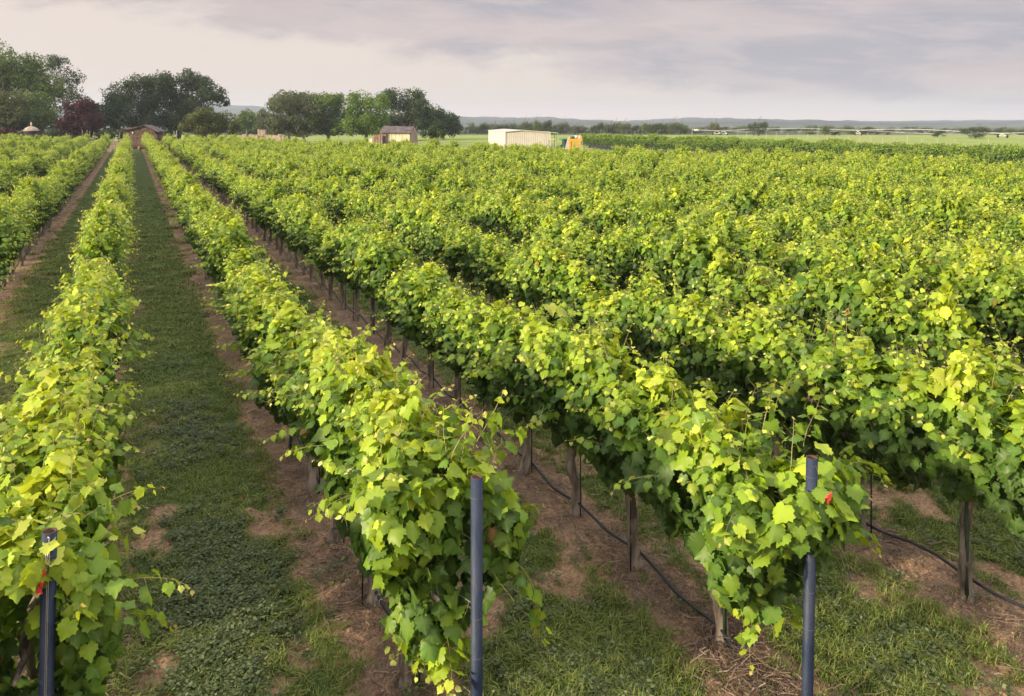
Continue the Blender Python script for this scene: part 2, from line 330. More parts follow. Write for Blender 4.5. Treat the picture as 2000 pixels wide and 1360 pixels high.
def canopy(seed, wl=.52, wr=.52, zb=.80, zt=2.18, nfill=520, nshoot=24, npoke=23, curtain=0, ylen=.70, big=1.0, cur_y=0, cur_x=0, young=0, zlow=.35, pads=(), trails=()):
    rg = np.random.default_rng(seed)
    ph = rg.uniform(0, 6.28, 6)
    pos, nrm, tip, size, age_shade = [], [], [], [], []; paths, rads = [], []
    # leafy shell of hanging shoots
    n = int(nfill*1.55); y = rg.uniform(-ylen, ylen, n); th = rg.uniform(-pi*.42, pi*1.42, n)
    zc, zr = (zt+zb)/2, (zt-zb)/2
    lump = 1+.16*np.sin(y*4+ph[0]+2*np.cos(th+ph[1]))+.12*np.sin(y*9+3*th+ph[2])
    rad = np.where(rg.random(n) < .7, rg.uniform(.82, 1.04, n), rg.uniform(.35, .85, n))*lump
    cx, sx = np.cos(th), np.sin(th)
    x = np.where(cx > 0, wr, wl)*np.sign(cx)*np.abs(cx)**.8*rad; z = zc+zr*np.sign(sx)*np.abs(sx)**.85*np.minimum(rad, 1.08)
    z = z+(.12*np.sin(y*5+ph[3])+.07*np.sin(y*12+ph[4]))*np.where(sx > 0, 1.4, .5); x = x*(1-.22*np.clip((zc-z)/zr, 0, 1))*(1-.34*np.clip((z-zc)/zr, 0, 1))
    pos.append(np.stack([x, y, z], 1))
    nn = np.stack([cx*1.0, rg.normal(0, .35, n), sx*.7+.35], 1)+rg.normal(0, .5, (n, 3)); nrm.append(nn)
    tip.append(np.stack([cx*.45, rg.normal(0, .5, n), -1+.3*rg.normal(0, 1, n)], 1))
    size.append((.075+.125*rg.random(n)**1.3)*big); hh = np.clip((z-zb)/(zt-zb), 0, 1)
    age_shade.append(np.clip(.03+.68*hh**3+rg.normal(0, .08, n)+young, 0, .78))  # yellower young tops, steepened to paint in lit tops and shaded sides
    for (px_, py_, pz_, rx, ry, rz, n) in pads:
        n = int(n*1.45)
        u = rg.normal(0, 1, (n, 3)); u /= np.linalg.norm(u, axis=1, keepdims=True); q = rg.uniform(.45, 1.0, n)[:, None]
        p = np.array((px_, py_, pz_))+u*q*np.array((rx, ry, rz)); pos.append(p); nrm.append(u*.7+np.array((0, -.35, .4))+rg.normal(0, .35, (n, 3)))
        tip.append(np.stack([u[:, 0]*.5, rg.normal(0, .4, n), -1+.3*rg.normal(0, 1, n)], 1)); size.append(rg.uniform(.09, .18, n)*big)
        age_shade.append(np.clip(.12+.42*np.clip((p[:, 2]-zb)/(zt-zb), 0, 1)**1.6+rg.normal(0, .13, n)+young, 0, .78))  # pads get the same painted brightening with height
        for _ in range(5):
            e = np.array((px_, py_, pz_))+rg.normal(0, .4, 3)*np.array((rx, ry, rz)); b_ = np.array((px_*.4, py_*.5, min(zt-.3, pz_+.3))); paths.append(np.linspace(b_, e, 7)+rg.normal(0, .012, (7, 3))); rads.append(.004)
    def shoot(p0, d0, L, droop, s0, poke, lastage=.92):
        st = .048; m = max(4, int(L/st)); p = np.array(p0, float); d = np.array(d0, float); d /= np.linalg.norm(d); pts = [p.copy()]
        for i in range(m):
            d = d+np.array((rg.normal(0, .05), rg.normal(0, .05), -droop*(i/m)*.16)); d /= np.linalg.norm(d); p = p+d*st; pts.append(p.copy())
        pts = np.array(pts); paths.append(pts); rads.append(.0045 if poke else .004)
        side = 1
        for i in range(1, len(pts)):
            t = i/(len(pts)-1)
            if rg.random() < .12: continue
            side = -side; dd = pts[i]-pts[i-1]; dd /= np.linalg.norm(dd)+1e-9
            lat = np.cross(dd, (rg.normal(0, .4), rg.normal(0, .4), 1)); lat /= np.linalg.norm(lat)+1e-9; lat *= side
            s = s0*(1-.12*t) if t < .55 else s0*np.interp(t, [.55, .8, .93, 1], [.92, .58, .36, .27])
            pe = lat*.55*s+dd*.25*s+np.array((0, 0, -.08*s))
            base = pts[i]+pe; pos.append(base[None]); size.append(np.array([s*rg.uniform(.85, 1.15)]))
            outw = np.array((base[0]*.8, 0, .75)); nn = outw+lat*.35+rg.normal(0, .3, 3)
            nrm.append(nn[None]); tip.append((lat*.8+dd*.35+np.array((0, 0, -.75)))[None])
            a = np.interp(t, [0, .5, .8, .95, 1], [.22, .38, .62, .82, lastage]); age_shade.append(np.array([np.clip(a+rg.normal(0, .06)+young*.5, 0, .93)]))
            if s > .06: paths.append(np.array([pts[i], pts[i]+pe*.6, base])); rads.append(.0022)
            if t > .6 and rg.random() < .28:    # tendril
                q = lat*-1; tp = [pts[i]]; e = dd*.6+q
                for j in range(5): e = e+rg.normal(0, .25, 3)*.6+np.array((0, 0, .1)); e /= np.linalg.norm(e); tp.append(tp[-1]+e*.028)
                paths.append(np.array(tp)); rads.append(.0016)
    for i in range(nshoot):
        y0 = rg.uniform(-ylen, ylen); sd = rg.choice((-1, 1)); w = wr if sd > 0 else wl
        x0 = sd*w*rg.uniform(.1, .8); z0 = zt-(.35+.5*(abs(x0)/w)**2)*rg.uniform(.5, 1.4)
        shoot((x0, y0, z0), (sd*rg.uniform(.0, .9)*.8, rg.normal(0, .35), rg.uniform(.3, 1)), rg.uniform(.35, .7), rg.uniform(.3, 2.2), rg.uniform(.12, .17)*big, False)
    for i in range(npoke):
        y0 = rg.uniform(-ylen, ylen); sd = rg.choice((-1, 1)); w = wr if sd > 0 else wl
        if rg.random() < .78: shoot((sd*w*rg.uniform(0, .5), y0, zt-.15), (sd*rg.uniform(0, .55), rg.normal(0, .35), 1), rg.uniform(.34, .66), rg.uniform(.2, 1.6), .105*big, True, .93)
        else: shoot((sd*w*.75, y0, rg.uniform(zb+.3, zt-.3)), (sd, rg.normal(0, .5), rg.uniform(.0, .5)), rg.uniform(.4, .65), rg.uniform(.2, 1.2), .105*big, True, .93)
    for (p0, d0, L_, dr) in trails: shoot(p0, d0, L_, dr, .135, True, .93)
    for i in range(curtain):
        x0 = cur_x+rg.normal(0, .16); y0 = cur_y+rg.normal(0, .16); zz = rg.uniform(zb+.1, zb+.5)
        shoot((x0, y0, zz), (rg.normal(0, .15), rg.normal(0, .15)-.1, -.8), zz-zlow-rg.uniform(0, .25), .4, .155*big, False, .8)
    pos, nrm, tip = map(np.concatenate, (pos, nrm, tip)); size, age_shade = np.concatenate(size)*.80, np.concatenate(age_shade)
    rnd = rg.random(len(pos)); k = rg.random(len(pos))
    age_shade = np.where((k < .0022) & (age_shade < .6), .96+.04*rg.random(len(pos)), age_shade)
    Vl, Tl, cl = leaves(pos, nrm, tip, size, age_shade, rnd, rg)
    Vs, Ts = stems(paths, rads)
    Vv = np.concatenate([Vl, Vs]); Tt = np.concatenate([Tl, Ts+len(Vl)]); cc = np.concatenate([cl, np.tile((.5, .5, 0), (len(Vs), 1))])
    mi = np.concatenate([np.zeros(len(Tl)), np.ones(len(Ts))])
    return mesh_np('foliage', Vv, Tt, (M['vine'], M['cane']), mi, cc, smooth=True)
def trunk_mesh(seed):
    rg = np.random.default_rng(seed); mb = MB()
    hz = list(np.linspace(0, 1.08, 22)); pts, rr = [], []
    ax, ay = rg.uniform(-.06, .06, 2); q = rg.uniform(0, 6.28)
    for z in hz:
        pts.append((ax*sin(z*3+q)+.02*sin(z*9+q), ay*cos(z*2.4+q)+.015*sin(z*11), z-.03)); rr.append((.050+.028*math.exp(-z/.12))*rg.uniform(.86, 1.22)*(1 if z < .95 else 1.3))
    mb.tube(pts, rr, 14); v = np.array(mb.v); fur = np.array([.010*sin(j*2.4+i*.22)+rg.normal(0, .003) for i in range(22) for j in range(14)]); cen = np.repeat(np.array(pts), 14, 0); dv = v-cen; mb.v = [tuple(p) for p in v+dv/np.linalg.norm(dv, axis=1, keepdims=True)*fur[:, None]]
    top = np.array(pts[-1]); trunk = mb; cord = MB()
    for sd in (-1, 1):
        cp = [top+np.array((0, 0, -.03))]+[top+np.array((.02*sin(j*2+q), sd*.68*j/5, .05+.02*sin(j*1.7+q))) for j in range(1, 6)]
        cord.tube(cp, [.038, .033, .028, .025, .021, .016], 6)
    return trunk, cord
def mb_mesh(mb, name, m):
    me = bpy.data.meshes.new(name); me.from_pydata(mb.v, [], mb.f); me.materials.append(m); me.polygons.foreach_set('use_smooth', [True]*len(me.polygons)); return me
TR = []
for s in range(8):
    t, c = trunk_mesh(100+s); TR.append((mb_mesh(t, 'trunk', M['bark']), mb_mesh(c, 'cordon', M['bark'])))

# all vine positions
vines = []     # (k, Y, X, block)
for k in range(-9, 20):
    Y = START.get(k, 7.1 if k > 0 else 6.6)
    while True:
        x = rowX(k, Y)
        if k <= 1 and x < -.0 and Y > (118 if k > 0 else 124+2*(-k)) : break
        if (k > 1 and Y > yend(x)) or Y > 145: break
        px = PX0+F*x/Y
        if -330 < px < 2330 or (k == 0 and Y > 5): vines.append((k, Y, x))
        Y += STEP
for k in range(26, 30):
    Y = 20
    while Y < 137:
        x = rowX(k, Y); px = PX0+F*x/Y
        if -100 < px < 2200: vines.append((k, Y, x))
        Y += STEP
def size_key(v): return v[1]
inview = [v for v in vines if -60 < PX0+F*v[2]/v[1] < 2090]
inview.sort(key=size_key); near = inview[:300]; nearset = set((v[0], round(v[1], 3)) for v in near)
rest = [v for v in vines if (v[0], round(v[1], 3)) not in nearset]
print('vines', len(vines), 'in view', len(inview), 'rest', len(rest), 'near limit', near[-1][1])

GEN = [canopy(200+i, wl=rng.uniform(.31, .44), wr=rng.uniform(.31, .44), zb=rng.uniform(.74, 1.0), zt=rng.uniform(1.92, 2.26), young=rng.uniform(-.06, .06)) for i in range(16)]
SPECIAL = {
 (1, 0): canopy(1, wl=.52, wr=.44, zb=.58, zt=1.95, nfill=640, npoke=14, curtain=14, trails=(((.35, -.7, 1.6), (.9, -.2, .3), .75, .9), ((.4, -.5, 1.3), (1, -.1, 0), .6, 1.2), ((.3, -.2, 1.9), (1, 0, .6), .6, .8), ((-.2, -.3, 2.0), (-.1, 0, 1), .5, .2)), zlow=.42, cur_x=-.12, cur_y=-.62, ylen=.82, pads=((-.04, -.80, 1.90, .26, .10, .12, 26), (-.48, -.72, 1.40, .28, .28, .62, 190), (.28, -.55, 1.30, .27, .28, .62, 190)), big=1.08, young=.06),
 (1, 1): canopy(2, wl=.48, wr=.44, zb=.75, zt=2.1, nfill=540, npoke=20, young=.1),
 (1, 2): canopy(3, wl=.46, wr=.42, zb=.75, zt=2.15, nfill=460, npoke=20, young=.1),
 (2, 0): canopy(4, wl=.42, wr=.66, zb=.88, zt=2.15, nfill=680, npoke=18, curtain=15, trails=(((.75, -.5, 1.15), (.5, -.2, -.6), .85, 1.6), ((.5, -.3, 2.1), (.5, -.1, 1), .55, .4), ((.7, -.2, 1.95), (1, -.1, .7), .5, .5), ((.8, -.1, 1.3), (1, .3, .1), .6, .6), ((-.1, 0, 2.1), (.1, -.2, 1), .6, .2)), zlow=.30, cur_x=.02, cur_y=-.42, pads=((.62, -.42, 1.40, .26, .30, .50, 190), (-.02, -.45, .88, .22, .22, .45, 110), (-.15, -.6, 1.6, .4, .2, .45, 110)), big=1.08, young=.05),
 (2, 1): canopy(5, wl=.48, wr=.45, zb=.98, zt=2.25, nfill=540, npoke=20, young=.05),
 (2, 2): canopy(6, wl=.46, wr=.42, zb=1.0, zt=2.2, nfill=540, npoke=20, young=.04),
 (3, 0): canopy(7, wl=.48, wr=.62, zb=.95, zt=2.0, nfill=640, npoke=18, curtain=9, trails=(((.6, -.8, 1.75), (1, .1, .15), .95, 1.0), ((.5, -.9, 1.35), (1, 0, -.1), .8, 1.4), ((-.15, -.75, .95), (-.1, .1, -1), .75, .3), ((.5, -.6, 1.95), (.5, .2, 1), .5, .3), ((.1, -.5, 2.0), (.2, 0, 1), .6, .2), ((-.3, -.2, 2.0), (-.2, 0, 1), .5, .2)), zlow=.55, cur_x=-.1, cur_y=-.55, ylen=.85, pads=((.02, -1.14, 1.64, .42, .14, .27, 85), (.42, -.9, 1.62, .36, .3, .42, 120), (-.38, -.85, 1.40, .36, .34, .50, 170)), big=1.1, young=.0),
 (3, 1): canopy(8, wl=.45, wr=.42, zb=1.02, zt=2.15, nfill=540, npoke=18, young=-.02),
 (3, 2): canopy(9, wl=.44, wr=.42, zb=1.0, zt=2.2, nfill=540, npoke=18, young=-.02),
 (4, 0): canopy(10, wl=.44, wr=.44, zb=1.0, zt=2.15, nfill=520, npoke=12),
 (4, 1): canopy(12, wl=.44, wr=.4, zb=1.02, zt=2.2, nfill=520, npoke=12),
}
ORD = lambda n: 'first second third fourth fifth sixth seventh eighth ninth tenth'.split()[n-1] if n <= 10 else str(n)+({1: 'st', 2: 'nd', 3: 'rd'}.get(n % 10, 'th') if n % 100 not in (11, 12, 13) else 'th')
def rowname(k):
    if k in (1, 2, 3): return 'the %s blue pipe row' % ('left', 'middle', 'right')[k-1]
    if k > 3: return '%s row right of the right blue pipe' % ORD(k-3)
    return '%s row left of the left blue pipe' % ORD(1-k)
cnt = {}
near.sort(key=lambda v: (v[0], v[1]))
def idx_in_row(k, Y): return int(round((Y-START.get(k, 7.1 if k > 0 else 6.6))/STEP))
for (k, Y, x) in near:
    cnt[k] = cnt.get(k, 0)+1; n = cnt[k]; i = idx_in_row(k, Y)
    look = {(1, 0): 'leafy grapevine wrapped round the left blue pipe, end of its row', (2, 0): 'grapevine hanging in a curtain beside the middle blue pipe, end of its row',
            (3, 0): 'grapevine hiding part of the right blue pipe, end of its row'}.get((k, i))
    r = random.Random(k*977+i)
    z0 = float(gz(np.array([x]), np.array([Y]))[0])
    flip = r.random() < .5 and (k, i) not in SPECIAL
    t = empty('grapevine', (x+r.uniform(-.03, .03), Y, z0), RZ+(pi if flip else 0), cat='grapevine', group='grapevines trained along the rows',
              label=look or '%s grapevine from the near end, %s' % (ORD(n), rowname(k)))
    tm, cm = TR[r.randrange(8)]
    obj('trunk', tm, t); obj('cordon', cm, t)
    me = SPECIAL.get((k, i)) or GEN[r.randrange(16)]
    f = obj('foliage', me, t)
    if (k, i) not in SPECIAL: f.scale = (r.uniform(.85, 1.2), 1.04, r.uniform(.84, 1.15))

# the rest of the vineyard: one instanced mass
def scatter(name, pts, rotz, scale, idx, meshes, label=None, cat=None, tilt=None, **k):
    src = bpy.data.collections.new(name+'_kinds')
    for i, me in enumerate(meshes): o = bpy.data.objects.new('%s_%02d' % (name, i), me); src.objects.link(o)
    me = bpy.data.meshes.new(name); n = len(pts); me.vertices.add(n); me.vertices.foreach_set('co', np.asarray(pts, np.float32).ravel())
    a = me.attributes.new('rot', 'FLOAT_VECTOR', 'POINT'); rv = np.zeros((n, 3), np.float32); rv[:, 2] = rotz
    if tilt is not None: rv[:, :2] = tilt
    a.data.foreach_set('vector', rv.ravel())
    a = me.attributes.new('scl', 'FLOAT_VECTOR', 'POINT'); a.data.foreach_set('vector', np.asarray(scale, np.float32).ravel())
    a = me.attributes.new('pick', 'INT', 'POINT'); a.data.foreach_set('value', np.asarray(idx, np.int32))
    me.update()
    o = obj(name, me, label=label, cat=cat, **k)
    ng = bpy.data.node_groups.new(name, 'GeometryNodeTree'); ng.interface.new_socket('Geometry', in_out='INPUT', socket_type='NodeSocketGeometry'); ng.interface.new_socket('Geometry', in_out='OUTPUT', socket_type='NodeSocketGeometry')
    N, L = ng.nodes, ng.links; gi = N.new('NodeGroupInput'); go = N.new('NodeGroupOutput'); ip = N.new('GeometryNodeInstanceOnPoints')
    ci = N.new('GeometryNodeCollectionInfo'); ci.inputs['Collection'].default_value = src; ci.inputs['Separate Children'].default_value = True; ci.inputs['Reset Children'].default_value = True
    def na(nm, ty):
        q = N.new('GeometryNodeInputNamedAttribute'); q.data_type = ty; q.inputs[0].default_value = nm; return q.outputs[0]
    L.new(gi.outputs[0], ip.inputs['Points']); L.new(ci.outputs[0], ip.inputs['Instance']); ip.inputs['Pick Instance'].default_value = True
    L.new(na('pick', 'INT'), ip.inputs['Instance Index']); L.new(na('rot', 'FLOAT_VECTOR'), ip.inputs['Rotation']); L.new(na('scl', 'FLOAT_VECTOR'), ip.inputs['Scale'])
    L.new(ip.outputs[0], go.inputs[0])
    md = o.modifiers.new('scatter', 'NODES'); md.node_group = ng
    return o
def joined(a, b):     # foliage + trunk as one mesh for the far mass
    me = a.copy(); bm = bmesh.new(); bm.from_mesh(a)
    n0 = len(bm.faces); bm.from_mesh(b[0]); bm.from_mesh(b[1]); bm.faces.ensure_lookup_table()
    for f in bm.faces[n0:]: f.material_index = 2
    bm.to_mesh(me); bm.free(); me.materials.append(M['bark']); return me
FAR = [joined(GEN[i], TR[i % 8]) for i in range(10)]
n = len(rest); rp = np.array([(v[2]+rng.normal(0, .03), v[1], 0) for v in rest]); rp[:, 2] = gz(rp[:, 0], rp[:, 1])
sc_ = np.stack([rng.uniform(.82, 1.2, n), np.full(n, 1.05), rng.uniform(.82, 1.16, n)], 1)
OLD = [joined(canopy(400+i, wl=.45, wr=.45, zb=.7, zt=2.1, young=-.3), TR[i]) for i in range(3)]
pick = np.array([10+rng.integers(0, 3) if v[0] >= 26 else rng.integers(0, 10) for v in rest])
scatter('distant_vineyard_rows', rp, RZ+pi*(rng.random(n) < .5), sc_, pick, FAR+OLD,
        'mass of yellow green grapevine rows filling the middle distance', 'vineyard', kind='stuff')

# ------------------------------------------------------------------ grass, weeds, litter
def blade_tuft(seed, nb, hgt, spread, lean=.6, dry=.08):
    rg = np.random.default_rng(seed); Vv, Tt, cc = [], [], []
    for i in range(nb):
        p = np.array((rg.normal(0, spread), rg.normal(0, spread), 0)); h = hgt*rg.uniform(.5, 1.2); q = rg.uniform(0, 6.28); d = np.array((cos(q), sin(q), 0)); w = rg.uniform(.0022, .0045)*(1+hgt*4)
        sd = np.array((-sin(q), cos(q), 0))*w; l = lean*rg.uniform(.3, 1.3)
        a, b, c = p, p+d*h*l*.35+np.array((0, 0, h*.6)), p+d*h*l+np.array((0, 0, h*(1-.35*l)))
        n0 = len(Vv); Vv += [a-sd, a+sd, b-sd*.8, b+sd*.8, c]
        Tt += [(n0, n0+1, n0+3), (n0, n0+3, n0+2), (n0+2, n0+3, n0+4)]
        ag = rg.uniform(.8, 1) if rg.random() < dry else rg.uniform(.2, .75); cc += [(ag, rg.random(), 0)]*5
    return mesh_np('tuft', Vv, Tt, (M['grassblade'],), col=np.array(cc))
def weed_patch(seed, nl):
    rg = np.random.default_rng(seed); Vv, Tt, cc = [], [], []
    for i in range(nl):
        q = rg.uniform(0, 6.28); rr = abs(rg.normal(0, .07)); p = np.array((rr*cos(q), rr*sin(q), rg.uniform(.01, .075))); e = rg.uniform(0, 6.28); d = np.array((cos(e), sin(e), rg.uniform(-.2, .5))); s = np.array((-sin(e), cos(e), rg.normal(0, .3))); L_ = rg.uniform(.016, .034)
        n0 = len(Vv); Vv += [p, p+d*L_*.5+s*L_*.34, p+d*L_, p+d*L_*.5-s*L_*.34]; Tt += [(n0, n0+1, n0+2), (n0, n0+2, n0+3)]; cc += [(rg.random(), rg.random(), 0)]*4
    return mesh_np('weed', Vv, Tt, (M['weed'],), col=np.array(cc))
def pts_in(n, y0, y1, xl=-9, xr=9.5, p=1.0):
    y = y0*(y1/y0)**(rng.random(n)**p); px = rng.uniform(-220, 2220, n); x = (px-PX0)/F*y; m = (x > xl-99) & (x < xr+99); return x[m], y[m]
NT = 10
tufts = [blade_tuft(i, 16, .075, .045) for i in range(4)]+[blade_tuft(20+i, 22, .11, .05, .9) for i in range(3)]+[blade_tuft(30+i, 26, .17, .035, 1.1, .2) for i in range(3)]
x, y = pts_in(118000, 4.8, 66); b = bare(x, y); keep = rng.random(len(x)) > b*1.25-.10
keep &= rng.random(len(x)) < np.clip((68-y)/40, 0, 1)
rut = np.exp(-((row_dist(x, y)-.72)/.10)**2); keep &= rng.random(len(x)) > .6*rut
keep |= rng.random(len(x)) < .025
patch = fbm(x, y, 1.1, 31); keep &= (rng.random(len(x)) < .8+.3*patch)
x, y, b = x[keep], y[keep], b[keep]; z = gz(x, y); n = len(x)
edge_near = np.clip((11-y)/4, 0, 1)
pk = rng.integers(0, 4, n); u = rng.random(n); pk = np.where(u < .25, rng.integers(4, 7, n), pk); pk = np.where((u < .20*edge_near+.02) | ((b > .2) & (u < .2)), rng.integers(7, 10, n), pk)
s = rng.uniform(.7, 1.25, n)*np.clip(y/11, .85, 2.4); hs = s*np.where(y > 14, .5, .75)*np.where(x < -1, .75, 1)
scatter('grass', np.stack([x, y, z], 1), rng.uniform(0, 6.28, n), np.stack([s, s, hs], 1), pk, tufts,
        'short grass growing in the lanes between the vine rows', 'grass', kind='stuff')
weeds = [weed_patch(50+i, 46) for i in range(5)]
x, y = pts_in(35000, 4.8, 17); q = ((x+SL*y)-a_of(1))/(.622*H); fr = q-np.floor(q)
pr = np.where((q > 0) & (q < 1), np.exp(-((fr-.52)/.16)**2), np.exp(-((fr-.5)/.2)**2)*.45)*(.55+.8*fbm(x, y, 1.4, 77))*np.clip((17-y)/4, 0, 1)*np.where(x > -1.2, .45, 1); b = bare(x, y)
keep = rng.random(len(x)) < pr*(1-.9*b)+.01; x, y = x[keep], y[keep]; n = len(x)
s = rng.uniform(.8, 1.6, n); scatter('low_weeds', np.stack([x, y, gz(x, y)], 1), rng.uniform(0, 6.28, n), np.stack([s, s, s*.9], 1), rng.integers(0, 5, n), weeds,
        'grey green low weeds creeping down the middle of the lanes', 'weeds', kind='stuff')
def litter(seed, ns):
    rg = np.random.default_rng(seed); Vv, Tt, cc = [], [], []
    for i in range(ns):
        p = np.array((rg.normal(0, .11), rg.normal(0, .11), rg.uniform(.003, .03))); q = rg.uniform(0, 6.28); L_ = rg.uniform(.03, .16); w = rg.uniform(.0012, .0032); sd = np.array((-sin(q), cos(q), .5))*w; ag = rg.uniform(0, .95)
        d = np.array((cos(q), sin(q), rg.normal(0, .25))); d2 = d+rg.normal(0, .5, 3)*np.array((1, 1, .3)); a, b, c = p, p+d*L_*.5, p+d*L_*.5+d2*L_*.5
        n0 = len(Vv); Vv += [a-sd, a+sd, b-sd, b+sd, c-sd, c+sd]; Tt += [(n0, n0+1, n0+3), (n0, n0+3, n0+2), (n0+2, n0+3, n0+5), (n0+2, n0+5, n0+4)]; cc += [(ag, rg.random(), 0)]*6
    for i in range(3):
        p = np.array((rg.normal(0, .12), rg.normal(0, .12), .015)); q = rg.uniform(0, 6.28); s = rg.uniform(.010, .024); n0 = len(Vv)
        Vv += [p+s*np.array((cos(q+t), sin(q+t), rg.uniform(-.3, .5))) for t in (0, 1.6, 3.1, 4.7)]; Tt += [(n0, n0+1, n0+2), (n0, n0+2, n0+3)]; cc += [(rg.choice((.2, .5, .6, .97)), rg.random(), 0)]*4
    return mesh_np('litter', Vv, Tt, (M['litter'],), col=np.array(cc))
lit = [litter(70+i, 26) for i in range(6)]
x, y = pts_in(19000, 4.8, 26); d = row_dist(x, y); keep = rng.random(len(x)) < np.exp(-(d/.34)**2)*(.5+.5*fbm(x, y, 1.9, 91)); x, y = x[keep], y[keep]; n = len(x)
s = rng.uniform(.7, 1.5, n); scatter('dry_litter', np.stack([x, y, gz(x, y)], 1), rng.uniform(0, 6.28, n), np.stack([s, s, s], 1), rng.integers(0, 6, n), lit,
        'dry prunings and dead stalks strewn under the vine rows', 'litter', kind='stuff')

# ------------------------------------------------------------------ end posts, stakes, hoses
def end_post(px, py, Y, lean, label):
    x, _, zt = P(px, py, Y); r = .046
    t = empty('end_post', (x-lean*zt, Y, 0), label=label, cat='post', group='blue pipe end posts')
    m = MB(); n = 28; v, f = [], []
    lv = [(-.2, r), (zt, r), (zt, r-.007), (zt-.35, r-.007)]
    for z, rr in lv:
        for j in range(n): q = 2*pi*j/n; v.append((lean*z+rr*cos(q), rr*sin(q), z))
    for i in range(3):
        for j in range(n): k = (j+1) % n; f.append((i*n+j, i*n+k, i*n+n+k, i*n+n+j))
    me = bpy.data.meshes.new('pipe'); me.from_pydata(v, [], f); me.materials.append(M['pipe']); me.materials.append(M['pipe_in'])
    for i, p in enumerate(me.polygons): p.use_smooth = True; p.material_index = 1 if i >= n else 0
    obj('pipe', me, t)
    for z in (zt*.36, zt*.5, zt*.93):
        w = MB(); w.tube([(lean*z+(r+.0015)*cos(a), (r+.0015)*sin(a), z+.004*sin(a)) for a in np.linspace(0, 2*pi, 25)], .0011, 5); w.build('wire_band', M['grey0'], t)
    return t, x, zt
p1, x1, z1 = end_post(97, 1037, 5.48, .022*1, 'blue pipe post at bottom left with a silver tensioner and twin wires')
p2, x2, z2 = end_post(931, 931, 6.31, .0, 'tall bare blue pipe post beside the curtain of leaves, middle of the photo')
p3, x3, z3 = end_post(1586, 893, 6.66, .02, 'blue pipe post at lower right half covered by vine leaves')
# tensioner and vertical wires on the first post
w = MB(); yf = 0-.052
hk = [(.012, yf, z1-.03), (.022, yf-.004, z1-.012), (.03, yf-.006, z1-.02), (.028, yf-.006, z1-.05), (.02, yf-.006, z1-.085), (.02, yf-.006, z1-.11)]
lx = .022*z1
w.tube([(a+lx, b, c) for a, b, c in hk], .0032, 6); w.build('wire_hook', M['steel'], p1, smooth=True)
w = MB(); zz = z1-.11
lp = [(.008, zz), (.008, zz-.10), (.014, zz-.125), (.026, zz-.125), (.032, zz-.10), (.032, zz), (.026, zz+.012), (.014, zz+.012), (.008, zz)]
w.tube([(a+lx, yf-.008, c) for a, c in lp], .0042, 6); w.tube([(.02+lx, yf-.008, zz+.01), (.02+lx, yf-.008, zz-.12)], .003, 6)
w.build('tensioner', M['steel'], p1, smooth=True)
w = MB()
for dx in (.016, .026): w.tube([(dx+lx, yf-.006, zz-.12), (dx+lx*.2, yf-.003, .2)], .0020, 5)
w.build('wire', M['steel'], p1)
def ribbon(loc, s, label, seed):
    rg = np.random.default_rng(seed); v, f = [], []; n = 7; 
    for i in range(n):
        t = i/(n-1); c = np.array((-.07*t*s+.012*sin(t*7), -.015*sin(t*5), -.10*t*t*s-.01)); w_ = np.array((.010, .006*sin(t*9), .028*(1-.3*t)))*s
        v += [c-w_, c+w_]
    for i in range(n-1): f.append((2*i, 2*i+1, 2*i+3, 2*i+2))
    b = len(v)
    for i in range(5):
        t = i/4; c = np.array((-.03*s+.01*sin(t*6), -.01, -.05*s-.10*t*s)); w_ = np.array((.016, .008*cos(t*7), .004))*s; v += [c-w_, c+w_]
    for i in range(4): f.append((b+2*i, b+2*i+1, b+2*i+3, b+2*i+2))
    me = bpy.data.meshes.new('flagging_ribbon'); me.from_pydata([tuple(q) for q in v], [], f); me.materials.append(M['red'])
    o = obj('flagging_ribbon', me, loc=loc, label=label, cat='ribbon', group='red flagging ribbons'); md = o.modifiers.new('thick', 'SOLIDIFY'); md.thickness = .002; return o
ribbon((x1+.02, 5.40, z1-.225), 1.0, 'torn red ribbon knotted to the tensioner of the left blue pipe', 1)
ribbon(P(1622, 962, 6.4), .55, 'red ribbon caught among leaves right of the right blue pipe', 2)
g = empty('guy_wire', (x3, 6.66, 0), label='twin thin guy wires running from the right blue pipe down to the grass', cat='wire')
an = P(1722, 1331, 7.15)
for i, dx in enumerate((-.012, .012)):
    w = MB(); w.tube([(dx, -.05, z3-.05), (an[0]-x3+dx*1.5, 7.15-6.66, 0.02)], .0018, 5); w.build('strand', M['steel'], g)
w = MB(); u_ = np.array((an[0]-x3, .49, .02)); v_ = np.array((0, -.05, z3-.05)); w.tube([u_*.97+v_*.03, u_*.90+v_*.10], .006, 6); w.build('tensioner', M['steel'], g)

def stake_mesh(kind):
    m = MB()
    if kind == 0: m.tube([(0, 0, -.05), (0, 0, 1.3)], .0085, 6)
    else: m.box(-.018, .018, -.003, .003, -.05, 1.35); m.box(-.003, .003, .003, .028, -.05, 1.35)
    return mb_mesh(m, 'stake', M['stake' if kind == 0 else 'tpost'])
SK = [stake_mesh(0), stake_mesh(1)]
cnt2 = {}
for (k, Y, x) in near:
    cnt2[k] = cnt2.get(k, 0)+1
    if Y > 22 or k < 0: continue
    i = idx_in_row(k, Y); kind = 1 if (k in (2, 3, 4) and i in (0, 1) and (k, i) != (2, 1) and (k, i) != (3, 1)) or (i % 5 == 4) else 0
    o = obj('vine_stake', SK[kind], loc=(x+.065*(-1 if (i % 3 == 1) else 1)+.01, Y-.06, 0), cat='stake', group='stakes beside the vine trunks',
            label='%s stake beside the %s vine, %s' % (('thin black', 'green metal')[kind], ORD(cnt2[k]), rowname(k)))
    o.rotation_euler = (0, 0, RZ)
